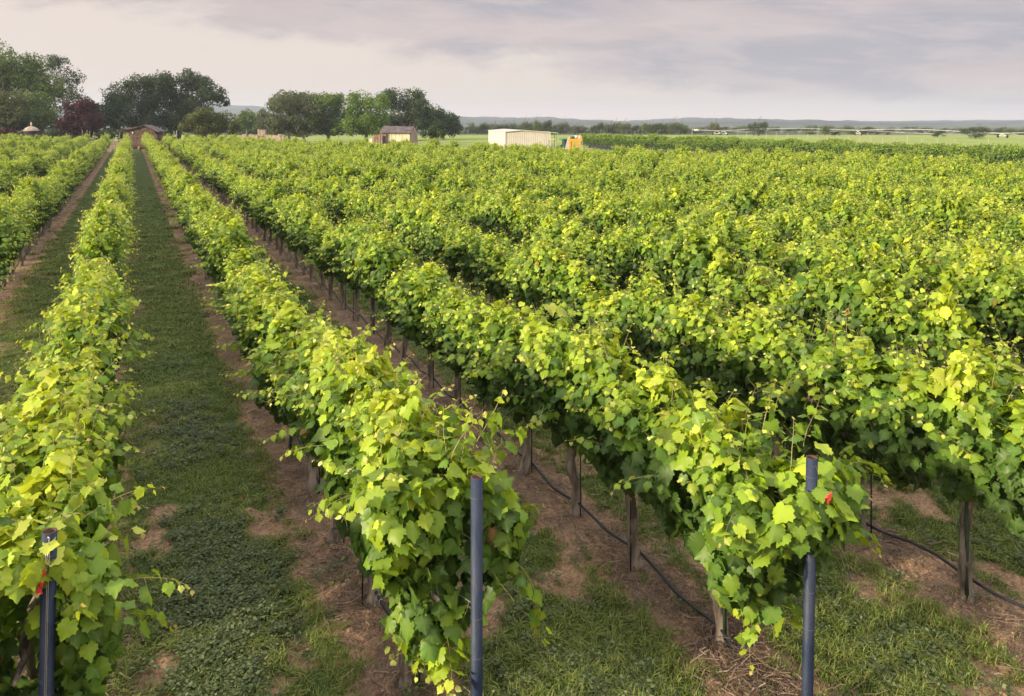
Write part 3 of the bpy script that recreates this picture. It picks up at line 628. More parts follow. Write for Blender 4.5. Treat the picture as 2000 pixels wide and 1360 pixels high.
def hose(k, y0, y1, label, clips=()):
    pts = []; ys = np.arange(y0, y1, .3)
    for j, yy in enumerate(ys):
        z = .23+.035*sin(yy*5.17)+.02*sin(yy*1.9+k)
        if k == 3: z -= .06
        if k == 3 and yy < 7.6: z = .06
        pts.append((rowX(k, yy)+.06+.015*sin(yy*2.3), yy, z))
    t = empty('drip_hose', (pts[0][0], pts[0][1], 0), label=label, cat='hose', group='black drip hoses along the rows'); o = np.array(t.location)
    m = MB(); m.tube([np.array(p)-o for p in pts], .0165, 8); m.build('hose', M['hose'], t, smooth=True)
    for c in clips:
        j = np.interp(c, ys, range(len(ys))); a = int(j); fr = j-a; p = np.array(pts[a])*(1-fr)+np.array(pts[min(a+1, len(pts)-1)])*fr-o
        d = np.array(pts[a+1])-np.array(pts[a]); d /= np.linalg.norm(d); s1 = np.cross(d, (0, 0, 1)); s1 /= np.linalg.norm(s1); s2 = np.cross(s1, d)
        q = MB(); q.tube([p+.0165*(cos(w_)*s1+sin(w_)*s2) for w_ in np.linspace(0, 5.6, 14)], .0035, 5); q.build('hose_clip', M['clip'], t)
hose(1, 6.3, 40, 'black drip hose along the row behind the left blue pipe')
hose(2, 7.0, 60, 'black drip hose with white clips along the row of the middle blue pipe', (7.15, 8.0, 8.1, 9.0, 9.1))
hose(3, 7.05, 60, 'black drip hose crossing the bare soil to the right blue pipe', (7.2,))
hose(4, 7.2, 50, 'black drip hose at the right edge, tied along bark trunk row')
hose(0, 20, 60, 'black drip hose under the row left of the left blue pipe')

# trellis wires running from the posts into the canopy
for k, (px_, py_, zt_) in {1: (x1, 5.48, z1), 2: (x2, 6.31, z2), 3: (x3, 6.66, z3)}.items():
    t = empty('trellis_wire', (px_, py_, 0), label='pair of thin trellis wires tied to the %s blue pipe and entering the leaves' % ('left', 'middle', 'right')[k-1], cat='wire', group='trellis wires tied to the blue pipes')
    for zz in (1.12, 1.62):
        m = MB(); m.tube([(0, .05, zz)]+[(rowX(k, yy)-px_, yy-py_, zz-.01*(i % 2)) for i, yy in enumerate(np.arange(py_+.7, py_+16, 1.2))], .0016, 5); m.build('strand', M['steel'], t)
# loose clods of sandy soil
def clod(seed):
    rg = np.random.default_rng(seed); bm = bmesh.new(); bmesh.ops.create_icosphere(bm, subdivisions=2, radius=.022)
    for v in bm.verts: v.co *= rg.uniform(.75, 1.25); v.co.z *= .6
    me = bpy.data.meshes.new('clod'); bm.to_mesh(me); bm.free(); me.materials.append(M['clod']); return me
M['clod'] = mat('sandy_clod', (.25, .155, .09), .95, .3, 30, col2=(.42, .28, .18), bump=.5)
x, y = pts_in(22000, 4.8, 14); b = bare(x, y); keep = rng.random(len(x)) < b*(.35+.6*(fbm(x, y, 3, 61) > .1)); x, y = x[keep], y[keep]; n = len(x)
s = rng.uniform(.25, 1.0, n)**1.5*1.5; scatter('soil_clods', np.stack([x, y, gz(x, y)], 1), rng.uniform(0, 6.28, n), np.stack([s, s, s], 1), rng.integers(0, 4, n), [clod(i) for i in range(4)],
        'loose clods of sandy soil on the bare patches', 'clods', kind='stuff')
#FARPART
# ------------------------------------------------------------------ trees
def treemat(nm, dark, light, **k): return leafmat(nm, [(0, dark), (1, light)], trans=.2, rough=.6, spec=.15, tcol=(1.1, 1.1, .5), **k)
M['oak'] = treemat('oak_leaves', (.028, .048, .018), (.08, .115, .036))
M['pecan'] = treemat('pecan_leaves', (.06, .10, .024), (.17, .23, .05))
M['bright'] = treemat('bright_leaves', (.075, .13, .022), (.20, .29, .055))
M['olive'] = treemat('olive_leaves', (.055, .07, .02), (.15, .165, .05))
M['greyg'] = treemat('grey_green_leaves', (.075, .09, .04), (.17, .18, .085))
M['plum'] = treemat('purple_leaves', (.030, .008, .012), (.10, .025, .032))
M['limb'] = mat('tree_bark', (.16, .135, .11), .95, .3, 2)
M['palelimb'] = mat('pale_tree_bark', (.34, .30, .24), .95, .2, 2)
def crown_mesh(lobes, ls, dens, m, seed, gap=.0):
    rg = np.random.default_rng(seed); Ps, Ns, Ss, As = [], [], [], []
    for (x, y, z, r) in lobes:
        n = int(dens*r*r/(ls*ls)); u = rg.normal(0, 1, (n, 3)); u /= np.linalg.norm(u, axis=1, keepdims=True)
        ph = rg.uniform(0, 6.28, 3); lump = 1+.22*np.sin(u[:, 0]*5+ph[0])*np.sin(u[:, 1]*4+ph[1])+.13*np.sin(u[:, 2]*8+ph[2]+u[:, 0]*6)
        rad = r*np.where(rg.random(n) < .8, rg.uniform(.78, 1.08, n), rg.uniform(.3, .8, n))*lump
        p = np.array((x, y, z))+u*rad[:, None]*np.array((1, 1, .88))
        if gap: 
            hole = np.sin(p[:, 0]*1.5+ph[0])+np.sin(p[:, 2]*1.7+ph[1])+np.sin(p[:, 1]*1.3+ph[2]); kk = hole > -2+gap*1.6; p, u = p[kk], u[kk]; n = len(p)
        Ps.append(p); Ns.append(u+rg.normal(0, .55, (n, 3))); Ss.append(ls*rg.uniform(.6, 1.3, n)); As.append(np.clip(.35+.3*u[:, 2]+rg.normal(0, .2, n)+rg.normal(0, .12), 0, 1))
    Pp, Nn, S, A = map(np.concatenate, (Ps, Ns, Ss, As)); Nn /= np.linalg.norm(Nn, axis=1, keepdims=True); n = len(Pp)
    t = np.cross(Nn, rg.normal(0, 1, (n, 3))); t /= np.linalg.norm(t, axis=1, keepdims=True)+1e-9; b = np.cross(Nn, t)
    s = S[:, None]
    Vv = np.stack([Pp-t*s*.6, Pp+b*s*.3+Nn*s*.12, Pp+t*s*.6, Pp-b*s*.3+Nn*s*.12], 1).reshape(-1, 3)
    i4 = (np.arange(n)*4)[:, None]; Tt = np.concatenate([i4+np.array([[0, 1, 2]]), i4+np.array([[0, 2, 3]])])
    cc = np.zeros((n, 4, 3)); cc[..., 0] = A[:, None]; cc[..., 1] = rg.random(n)[:, None]
    return mesh_np('crown', Vv, Tt, (m,), col=cc.reshape(-1, 3))
def trunk_limbs(lobes, base, r0, m, seed, fork=.35, nl=9):
    rg = np.random.default_rng(seed); mb = MB(); top = np.mean([l[:3] for l in lobes], 0); zt = top[2]; zb = min(l[2]-l[3] for l in lobes)
    fz = max(.8, zb+(zt-zb)*.15); f0 = np.array((base[0]*.8+top[0]*.2, base[1], fz))
    mb.tube([(base[0], base[1], -.6), (base[0], base[1], .3), tuple((np.array((base[0], base[1], 0))+f0)/2+rg.normal(0, .1, 3)), tuple(f0)], [r0*1.35, r0*1.05, r0*.85, r0*.75], 8)
    for l in sorted(lobes, key=lambda q: -q[3])[:nl]:
        e = np.array(l[:3])+np.array((0, 0, l[3]*.3)); mid = (f0+e)/2+np.array((0, 0, -.12*np.linalg.norm(e-f0)))+rg.normal(0, .3, 3); q = r0*.45
        mb.tube([f0, (f0+mid)/2+rg.normal(0, .15, 3), mid, (mid+e)/2+rg.normal(0, .3, 3), e], [q, q*.85, q*.65, q*.4, q*.15], 6, cap=False)
        for j in range(2):
            e2 = e+rg.normal(0, .55, 3)*l[3]; mb.tube([mid, (mid+e2)/2, e2], [q*.4, q*.28, q*.08], 5, cap=False)
    me = mb_mesh(mb, 'trunk', m); return me
def tree(name, Y, px_lobes, basepx, ls, m, label, cat='tree', r0=.4, dens=5, gap=0, bark='limb', group=None, seed=0, depth=.9, fill=0):
    rg = np.random.default_rng(seed+7); bx = X(basepx, Y); L_ = []
    cx = np.mean([l[0] for l in px_lobes])
    low = max(py for _, py, _ in px_lobes); wl = [l for l in px_lobes]
    if fill:
        x_a = min(p-q*.6 for p, _, q in wl); x_b = max(p+q*.6 for p, _, q in wl); nf = max(3, int((x_b-x_a)/22))
        px_lobes = list(px_lobes)+[(x_a+(x_b-x_a)*(i+.5)/nf, fill-rg.uniform(2, 10), rg.uniform(12, 17)) for i in range(nf)]
    for (px, py, rp) in px_lobes:
        r = rp*1.12/F*Y; x = X(px, Y); z = Zt(py, Y); L_.append((x-bx, rg.uniform(-depth, depth)*r, z, r))
    ext = list(L_)
    for (x, y, z, r) in L_:      # smaller lobes round each, in depth too
        for _ in range(5):
            u = rg.normal(0, 1, 3); u /= np.linalg.norm(u); u[0] *= .8; u[2] *= .75; k = rg.uniform(.35, .55); ext.append((x+u[0]*r*(1-k*.4), y+u[1]*r*1.3, z+u[2]*r*(1-k*.5), r*k))
    t = empty(name, (bx, Y, 0), label=label, cat=cat, group=group)
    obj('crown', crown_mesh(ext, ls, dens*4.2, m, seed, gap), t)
    obj('trunk', trunk_limbs(L_, (0, 0), r0, M[bark], seed), t)
    return t
G = 'trees beyond the end of the rows'
tree('large_tree', 150, [(10, 122, 36), (52, 140, 34), (-35, 160, 45), (92, 170, 26), (20, 185, 50), (80, 215, 34), (-50, 215, 40)], 10, .42, M['pecan'], 'tallest dark green tree at the left edge beyond the rows', r0=.6, seed=1, group=G, gap=.05, fill=246)
tree('airy_tree', 168, [(96, 122, 15), (122, 128, 17), (142, 150, 17), (135, 180, 17), (110, 160, 16), (155, 192, 12), (118, 205, 20)], 130, .34, M['oak'], 'airy open tree with sky showing through beside the tall left tree', r0=.35, seed=2, group=G, gap=.6, dens=3)
tree('leafy_tree', 138, [(15, 202, 26), (-18, 215, 28), (36, 226, 17), (5, 235, 25)], 5, .34, M['olive'], 'lower lighter green tree standing before the tallest left tree', seed=3, group=G, fill=244)
tree('leafy_tree', 142, [(75, 228, 22), (98, 232, 18), (60, 240, 16)], 85, .34, M['pecan'], 'small dark green tree between the tall left tree and the purple one', seed=4, group=G)
tree('plum_tree', 140, [(150, 220, 24), (178, 212, 17), (128, 240, 16), (165, 242, 22), (185, 235, 16)], 158, .30, M['plum'], 'dark purple leaved plum tree beside the brick shed', seed=5, group=G, r0=.2, fill=254)
b = tree('plum_bush', 134, [(14, 262, 11), (34, 268, 9), (-12, 264, 12)], 12, .26, M['plum'], 'low dark purple bush at the left edge behind the vines', cat='bush', seed=6, r0=.08)
tree('live_oak', 162, [(226, 185, 25), (262, 168, 24), (250, 212, 34), (300, 185, 26), (214, 222, 22), (292, 222, 28)], 262, .36, M['oak'], 'broad dark live oak rising directly behind the brick shed', r0=.6, seed=8, group=G, fill=246)
tree('live_oak', 166, [(325, 166, 24), (365, 158, 22), (392, 168, 20), (350, 195, 32), (405, 190, 22), (430, 185, 15), (438, 200, 10), (388, 218, 26), (330, 232, 28), (364, 238, 24)], 345, .34, M['oak'], 'widest dark live oak, its branches reaching out right over the olive green tree', r0=.65, seed=9, group=G, gap=.12, fill=246)
tree('round_tree', 129, [(382, 240, 22), (410, 230, 20), (440, 238, 20), (458, 250, 14), (362, 250, 11), (412, 252, 22)], 415, .27, M['olive'], 'low round olive green tree between the live oak and the stone walls', seed=10, group=G, r0=.3)
for i, (c, y_, r_) in enumerate([(482, 226, 15), (510, 228, 17), (538, 234, 14), (468, 240, 13), (495, 244, 16), (528, 246, 15)]):
    tree('background_tree', 235+8*i, [(c, y_, r_*.8), (c-r_*.6, y_+8, r_*.7), (c+r_*.6, y_+7, r_*.7), (c, y_+14, r_*.8)], c, .5, M['greyg'] if i % 2 else M['pecan'], 'hazy tree behind the stone walls, %s from the left' % ORD(i+1), seed=20+i, group='hazy trees behind the stone walls', r0=.3)
tree('pecan_tree', 158, [(560, 206, 26), (542, 236, 18), (598, 204, 24), (586, 236, 24), (618, 222, 20)], 595, .34, M['greyg'], 'grey green spreading tree with pale forked limbs showing', r0=.28, seed=30, group=G, gap=.15, bark='palelimb', fill=258)
tree('dense_tree', 172, [(570, 200, 20), (545, 205, 16), (590, 190, 10)], 565, .34, M['oak'], 'dark tree top peeping over the grey green spreading tree', r0=.3, seed=31, group=G)
tree('leafy_tree', 160, [(640, 204, 22), (622, 236, 20), (660, 232, 24), (655, 200, 18)], 640, .34, M['pecan'], 'mid green tree between the pale limbed tree and the bright green one', seed=32, group=G, fill=256)
tree('leafy_tree', 150, [(698, 204, 24), (736, 210, 25), (720, 238, 25), (688, 242, 20), (748, 236, 14)], 715, .32, M['bright'], 'bright green tree standing left of the old plank shed', seed=33, group=G, r0=.4, fill=256)
tree('live_oak', 192, [(768, 196, 22), (804, 194, 22), (790, 222, 28), (752, 192, 15), (822, 212, 20), (828, 235, 16)], 792, .40, M['oak'], 'great dark domed live oak behind the old plank shed', seed=34, group=G, r0=.6, fill=246)
tree('live_oak', 205, [(850, 225, 17), (878, 236, 16), (860, 246, 15), (889, 248, 10), (838, 222, 15)], 864, .40, M['oak'], 'dark live oak sloping down at the right end of the tree group', seed=35, group=G, r0=.5, fill=252)
tree('small_tree', 127, [(845, 255, 10), (830, 262, 8), (862, 261, 9), (846, 264, 10)], 846, .24, M['oak'], 'small round tree just right of the old plank shed', seed=36, group=G, r0=.12)
tree('dark_hedge', 178, [(x_, 262+3*sin(x_), 11) for x_ in range(60, 345, 15)], 200, .36, M['oak'], 'low dark hedge closing the gap beneath the left trees', cat='hedge', seed=60, r0=.1)
# ---- distant trees: a few kinds, copied with their parts
def proto(seed, m, ls, wide):
    rg = np.random.default_rng(seed); L_ = [(rg.uniform(-.7, .7)*wide*.5, rg.uniform(-.5, .5)*wide*.5, rg.uniform(.42, .78), rg.uniform(.15, .24)) for _ in range(11)]+[(0, 0, .62, .27)]+[(rg.uniform(-.5, .5)*wide*.6, rg.uniform(-.4, .4)*wide*.5, rg.uniform(.2, .34), rg.uniform(.16, .22)) for _ in range(5)]
    return crown_mesh(L_, ls, 13.0, m, seed), trunk_limbs(L_, (0, 0), .03, M['limb'], seed, nl=5)
def scale_mesh(me, s): return me
PK = [proto(300, M['oak'], .035, 1.5), proto(301, M['pecan'], .035, 1.2), proto(302, M['greyg'], .035, 1.3), proto(303, M['oak'], .04, 1.9), proto(304, M['pecan'], .035, 1.6), proto(305, M['greyg'], .035, 1.0)]
def far_tree(px, top, Y, hw, kind, label, group, name='distant_tree'):
    x = X(px, Y); g = float(gz(np.array([x]), np.array([float(Y)]))[0]); h = (Zt(top, Y)-g)/.98
    t = empty(name, (x, Y, g), label=label, cat='tree', group=group); sx = hw/F*Y/(.62 if kind != 3 else .8); cm, tm = PK[kind]
    r = random.Random(int(px*7+Y)); rz = r.uniform(0, .9)
    for nm, me in (('crown', cm), ('trunk', tm)):
        o = obj(nm, me, t); o.scale = (sx, sx, h)
    return t
GP = 'single oaks standing out in the green pasture'
for (px, top, Y, hw, k, lab) in [
  (1482, 236, 246, 20, 3, 'large round oak in the pasture behind the white irrigation pipe, tallest one there'), (1611, 245, 250, 11, 1, 'narrow tree crossed by an irrigation tower, mid pasture'),
  (1631, 256, 252, 10, 0, 'low dark bush tree touching the right side of the narrow tree'), (1582, 250, 262, 15, 5, 'pale thin topped tree left of the narrow tree'),
  (1398, 237, 262, 14, 5, 'pale green tree behind the left pair of irrigation towers'), (1690, 246, 285, 13, 0, 'dark domed oak just right of the irrigation tower with the white V'),
  (1712, 254, 275, 10, 3, 'low spreading oak to the right of the dark domed oak'), (1662, 254, 290, 9, 1, 'small oak left of the irrigation tower with the white V'), (1734, 257, 262, 6, 0, 'tiny round bush tree alone on tan grass'),
  (1831, 254, 232, 14, 0, 'small dark oak alone in the pasture, flat bottomed'), (1906, 247, 214, 28, 3, 'broad low oak in front of the irrigation pipe, right of the flat bottomed oak'),
  (1948, 252, 290, 14, 0, 'hazy oak clump behind the last irrigation tower'), (1975, 250, 285, 18, 4, 'hazy oak clump right of the last irrigation tower'), (1995, 253, 250, 16, 2, 'oak cut by the right edge of the photo')]:
    far_tree(px, top, Y, hw, k, lab, GP, 'pasture_oak')
rt = random.Random(5); nn_ = 0
for (x0, x1, y0, y1, Y0, Y1, n, g1, w) in [(1150, 1345, 236, 243, 275, 320, 17, 'dense grey green treeline', 'treeline beside the green pasture'), (905, 1140, 236, 246, 330, 420, 22, 'treeline', 'treeline behind the cream metal barn'),
    (1345, 1660, 243, 249, 420, 560, 26, 'low treeline', 'low treeline behind the pasture'), (1640, 2010, 246, 253, 480, 700, 26, 'low treeline', 'low hazy treeline at the right beneath the hills')]:
    xs = sorted(x0+(x1-x0)*(i+rt.uniform(.1, .9))/n for i in range(n))
    for i, x in enumerate(xs):
        top = rt.uniform(y0, y1)+ (rt.uniform(2, 6) if rt.random() < .35 else 0); Y = rt.uniform(Y0, Y1)
        far_tree(x, top, Y, rt.uniform(10, 19)*(1 if Y < 400 else .85), rt.choice((0, 1, 2, 3, 4, 5)), '%s tree from the left in the %s' % (ORD(i+1), w), 'trees of the '+w)
for i, (x, top, Y, hw, k) in enumerate([(1065, 232, 285, 13, 0), (1048, 233, 300, 9, 1), (1080, 243, 280, 8, 3), (1026, 236, 310, 8, 2), (940, 238, 315, 9, 0)]):
    far_tree(x, top, Y, hw, k, ['tall dark round tree rising behind the cream metal barn roof', 'paler tree just left of the tall dark round one', 'low dark tree touching the right roof edge of the cream barn', 'small umbrella shaped tree above the middle of the barn roof', 'dark little tree above the left end of the barn'][i], 'trees close behind the cream metal barn')

# ---- low near-black sheet along the first row of the farther block
def netting():
    yy = np.arange(58, 136, 1.2); x = np.array([rowX(26, y) for y in yy]); t = []
    v, f = [], []
    for i, (a, b) in enumerate(zip(x, yy)):
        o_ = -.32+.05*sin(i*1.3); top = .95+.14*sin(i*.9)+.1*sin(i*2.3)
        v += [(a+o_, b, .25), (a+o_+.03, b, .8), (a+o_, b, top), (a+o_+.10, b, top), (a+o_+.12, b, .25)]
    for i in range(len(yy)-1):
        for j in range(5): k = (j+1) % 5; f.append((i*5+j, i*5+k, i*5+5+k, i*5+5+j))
    m = MB(); m.add(v, f); m.build('low_dark_sheet', M['nearblack'], label='low dark sheet along the farther vine block behind the orange harvester', cat='netting')
M['nearblack'] = mat('dark_netting', (.02, .024, .032), .9, .4, 1.2)
netting()

# ---- hills
def ridge_px(px):
    return np.interp(px, [-600, 100, 300, 460, 560, 700, 870, 1000, 1060, 1150, 1240, 1300, 1335, 1420, 1500, 1620, 1750, 1900, 1980, 2050, 2700], [222, 212, 205, 207, 215, 226, 230, 232, 231, 236, 239, 236, 232, 233, 236, 240, 238, 240, 236, 238, 230])
hxs = np.linspace(-3600, 3600, 900); hys = np.concatenate([np.linspace(1500, 2950, 26), np.linspace(3000, 4200, 12)])
HX, HY = np.meshgrid(hxs, hys); pxs = PX0+F*HX/3000
zr_ = H-(ridge_px(pxs)-PY0)/F*3000
u = np.clip((HY-1500)/1500, 0, 1); prof = u*u*(3-2*u)*np.clip((4300-HY)/900, 0, 1)
HZ = -9+(zr_+9)*prof+(6.0*np.abs(fbm(HX, HY, .022, 44, 4))+4*fbm(HX, HY, .004, 45, 2)*np.clip((2900-HY)/600, 0, 1))*np.minimum(1, prof*3)
nx2, ny2 = len(hxs), len(hys); ii = (np.arange(ny2-1)[:, None]*nx2+np.arange(nx2-1)[None]).ravel()
def hillmat():
    m = mat('wooded_hills', (.022, .032, .022), .95, .35, .012, spec=.05, col2=(.06, .07, .04)); return m
obj('hills', mesh_np('hills', np.stack([HX.ravel(), HY.ravel(), HZ.ravel()], 1), np.stack([ii, ii+1, ii+1+nx2, ii+nx2], 1), (hillmat(),), smooth=False), kind='structure')

# ------------------------------------------------------------------ buildings
M['cream'] = mat('cream_metal', (.54, .495, .44), .5, .06, .8, spec=.3)
M['cream_d'] = mat('cream_trim', (.50, .42, .34), .5, .08, 2)
M['white'] = mat('white_metal', (.64, .62, .58), .5, .06, 2)
M['dark'] = mat('dark_opening', (.02, .02, .02), .9, .2, 2)
M['brick'] = mat('rough_brick', (.07, .045, .032), .95, .35, 2.5, col2=(.15, .09, .06), bump=.4, bscale=9)
M['roofred'] = mat('rusty_red_roof', (.07, .026, .028), .8, .3, 1.5)
M['roofold'] = mat('old_brown_roof', (.085, .06, .065), .85, .3, 1.2, col2=(.15, .11, .11))
M['plank'] = mat('old_planks', (.23, .15, .13), .9, .35, 3, col2=(.40, .30, .26), stretch=(3, 3, .25))
M['rust'] = mat('rusty_panel', (.22, .10, .08), .85, .35, 1.5)
M['creamboard'] = mat('cream_board', (.64, .57, .42), .7, .15, 1.5)
M['stone'] = mat('tan_stone', (.30, .23, .17), .95, .35, 1.6, col2=(.46, .36, .28), bump=.5, bscale=6)
M['terra'] = mat('terracotta', (.30, .12, .07), .8, .2, 3)
M['orange'] = mat('orange_paint', (.72, .29, .015), .4, .12, 1.5, spec=.5)
M['tgreen'] = mat('tractor_green', (.03, .16, .09), .4, .2, 2)
M['rubber'] = mat('rubber', (.025, .025, .027), .8, .2, 5)
M['glass'] = mat('cab_glass', (.04, .07, .08), .08, .1, 3, spec=.8)
M['grey'] = mat('grey_metal', (.38, .37, .38), .5, .15, 3)
def frame(px, Y, yaw=0): return X(px, Y), Y, yaw
# cream metal barn: gable end faces the camera, turned so that its left wall shows
Yb = 138; w_ = X(1073, Yb)-X(988, Yb); 
def barn():
    x0 = X(988, Yb); yaw = 0; t = empty('metal_barn', (x0, Yb, 0), yaw, label='cream ribbed metal barn with a low pitched roof and open lean-to', cat='barn')
    W_, D_, ze, zr = 7.45, 18, 2.86, 3.08
    m = MB(); 
    nr = 24
    prof = []
    for i in range(nr):      # ribbed front gable wall
        a = W_*i/nr; b = W_*(i+1)/nr
        for (u, off) in ((a, 0), (a+(b-a)*.7, 0), (a+(b-a)*.76, -.05), (a+(b-a)*.94, -.05)): prof.append((u, off))
    prof.append((W_, 0))
    top = lambda u: ze+(zr-ze)*(1-abs(u-W_*.38)/(W_*.38 if u < W_*.38 else W_*.62))
    v = []; f = []
    for (u, o_) in prof: v += [(u, o_, -.1), (u, o_, top(u))]
    for i in range(len(prof)-1): f.append((2*i, 2*i+2, 2*i+3, 2*i+1))
    m.add(v, f); m.build('front_wall', M['cream'], t)
    m = MB(); n = 30; v = []; f = []
    for i in range(n):
        a = D_*i/n; b = D_*(i+1)/n
        for (u, off) in ((a, 0), (a+(b-a)*.7, 0), (a+(b-a)*.76, -.04), (a+(b-a)*.94, -.04)): v += [(off, u, -.1), (off, u, ze)]
    for i in range(4*n-1): f.append((2*i, 2*i+2, 2*i+3, 2*i+1))
    # oblique left wall: the barn is deeper than it is wide
    sh = -.10; v = [(x_+sh*y_*1.9, y_, z_) for x_, y_, z_ in v]
    m.add(v, f); m.build('side_wall', M['cream'], t)
    m = MB(); sk = -.19
    def roofpan(u0, z0, u1, z1, name, mt):
        q = MB(); th = .07
        q.add([(u0, -.35, z0), (u1, -.35, z1), (u1+sk*D_, D_, z1), (u0+sk*D_, D_, z0), (u0, -.35, z0+th), (u1, -.35, z1+th), (u1+sk*D_, D_, z1+th), (u0+sk*D_, D_, z0+th)],
              [(0, 1, 2, 3), (4, 7, 6, 5), (0, 4, 5, 1), (1, 5, 6, 2), (2, 6, 7, 3), (3, 7, 4, 0)]); q.build(name, mt, t)
    ur = W_*.38
    roofpan(-.15, ze-.02, ur, zr+.02, 'roof', M['cream']); roofpan(ur+.003, zr+.02, W_+1.25, ze-.24, 'roof', M['white'])
    q = MB(); q.box(-.13, .0, -.10, .03, -.1, ze-.04); q.build('corner_trim', M['cream_d'], t)
    q = MB(); q.box(W_+.001, W_+.12, -.06, .06, -.1, ze-.12); q.build('corner_trim', M['cream_d'], t)
    for yy in (.3, 6):
        q = MB(); q.box(W_+1.0, W_+1.1, yy, yy+.1, -.1, ze-.26); q.build('post', M['wood'], t)
    q = MB(); q.box(-.05+sk*D_*.5, -.02+sk*D_*.5, D_*.5-1, D_*.5+1, 2.2, 2.4)
barn()
def crate_rack():
    x = X(1078, 133); t = empty('pallet_rack', (x, 133, 0), 0, label='brown wooden rack with a pile of pallets under the barn lean-to', cat='rack')
    for xx in (-.45, .45):
        for yy in (-.3, .3): q = MB(); q.box(xx-.04, xx+.04, yy-.04, yy+.04, 0, 1.7); q.build('post', M['wood'], t)
    q = MB(); q.box(-.55, .55, -.4, .4, 1.7, 1.78); q.build('shelf', M['creamboard'], t)
    q = MB(); 
    for z in (0.05, .2, .35, .5): q.box(-.4, .4, -.25, .25, z, z+.1)
    q.build('pallets', M['plank'], t)
crate_rack()
# brick shed with rusty roof
def brick_shed():
    Y = 136; x0, x1 = X(252, Y), X(307, Y); t = empty('brick_shed', (x0, Y, 0), 0, label='small brick shed with a red roof at the far end of the lanes', cat='shed'); Wd = x1-x0
    pk = X(280, Y)-x0; zt, zl, zr = Zt(246, Y), Zt(251, Y)+.1, Zt(257, Y)
    m = MB(); m.prism([(0, -.1), (Wd, -.1), (Wd, Zt(266, Y)), (Wd*.9, zr), (pk, zt), (0, zl)], (1, 0), (0, 1), 0, 2.6); m.build('wall', M['brick'], t)
    m = MB(); p = [(X(229, Y)-x0, Zt(257.5, Y)), (X(262, Y)-x0, Zt(252, Y)), (pk+.1, zt+.04), (pk+.1, zt+.16), (X(262, Y)-x0, Zt(250.8, Y)), (X(229, Y)-x0, Zt(256, Y))]
    m.prism(p, (1, 0), (0, 1), -.4, 2.9); m.build('roof', M['roofred'], t)
    m = MB(); p = [(pk+.1, zt+.03), (Wd+.3, zr-.1), (Wd+.3, zr+.05), (pk+.1, zt+.15)]; m.prism(p, (1, 0), (0, 1), -.3, 2.9); m.build('roof', M['oakroof'] if 'oakroof' in M else M['roofold'], t)
    m = MB(); m.box(X(233, Y)-x0, -.01, 2.2, 2.4, -.1, Zt(258, Y)); m.build('porch_wall', M['plank'], t)
    m = MB(); m.box(X(238, Y)-x0, X(246, Y)-x0, 2.14, 2.197, 0, 2.1); m.build('door', M['dark'], t)
    m = MB(); m.box(X(233, Y)-x0, X(233, Y)-x0+.12, -.1, .02, 0, Zt(258, Y)); m.build('porch_post', M['wood'], t)
    m = MB(); m.tube([(X(260, Y)-x0, -.08, Zt(261.5, Y)), (X(260, Y)-x0, -.08, Zt(258, Y))], [.10, .14], 10); m.build('wall_lamp', M['white'], t, smooth=True)
brick_shed()
t = empty('garden_pot', (X(273, 131), 131, 0), label='round terracotta pot on the grass before the brick shed', cat='pot')
m = MB(); m.tube([(0, 0, 0), (0, 0, .1), (0, 0, .38), (0, 0, .55), (0, 0, .62), (0, 0, .68)], [.15, .22, .33, .27, .2, .25], 14); m.build('pot', M['terra'], t, smooth=True)
m = MB(); m.tube([(0, 0, .675), (0, 0, .69)], [.22, .22], 14); m.build('soil', M['rubber'], t)
def board_fence(px0, px1, Y, h, label, mt, npost=4, name='board_fence'):
    x0, x1 = X(px0, Y), X(px1, Y); t = empty(name, (x0, Y, 0), label=label, cat='fence'); Wd = x1-x0
    n = int(Wd/.16); m = MB(); r = random.Random(3)
    for i in range(n): a = Wd*i/n; m.box(a+.01, a+Wd/n-.01, 0, .03, .05, h+r.uniform(-.05, .05))
    m.build('boards', mt, t)
    for i in range(npost): a = Wd*i/(npost-1); q = MB(); q.box(a-.06, a+.06, .035, .15, 0, h+.15); q.build('post', M['wood'], t)
board_fence(208, 231, 134, 1.45, 'grey board fence left of the brick shed door', M['wood'], 3)
board_fence(306, 330, 137, 2.3, 'tall dark plank fence against the right side of the brick shed', M['wood'], 3)
for i, (px, tp, Y) in enumerate([(161, 254, 128), (170, 254, 131), (175, 256, 126), (183, 258, 124)]):
    m = MB(); m.tube([(0, 0, 0), (.02*i, 0, Zt(tp, Y))], [.07, .06], 8); m.build('wooden_post', M['wood'], loc=(X(px, Y), Y, 0), label='weathered wooden post at the far row end, %s from the left' % ORD(i+1), cat='post', group='wooden posts at the far row ends')
t = empty('pole_frame', (X(340, 126), 126, 0), label='pale wooden pole frame beside the olive green tree', cat='frame')
for dx, tp in ((0, 256), (5, 255)):
    m = MB(); m.tube([(dx/F*126, 0, 0), (dx/F*126, 0, Zt(tp, 126))], .06, 8); m.build('pole', M['palelimb'], t)
m = MB(); m.tube([(-.3, 0, Zt(267, 126)), (.45, 0, Zt(263.5, 126))], .04, 6); m.build('crossbar', M['palelimb'], t)
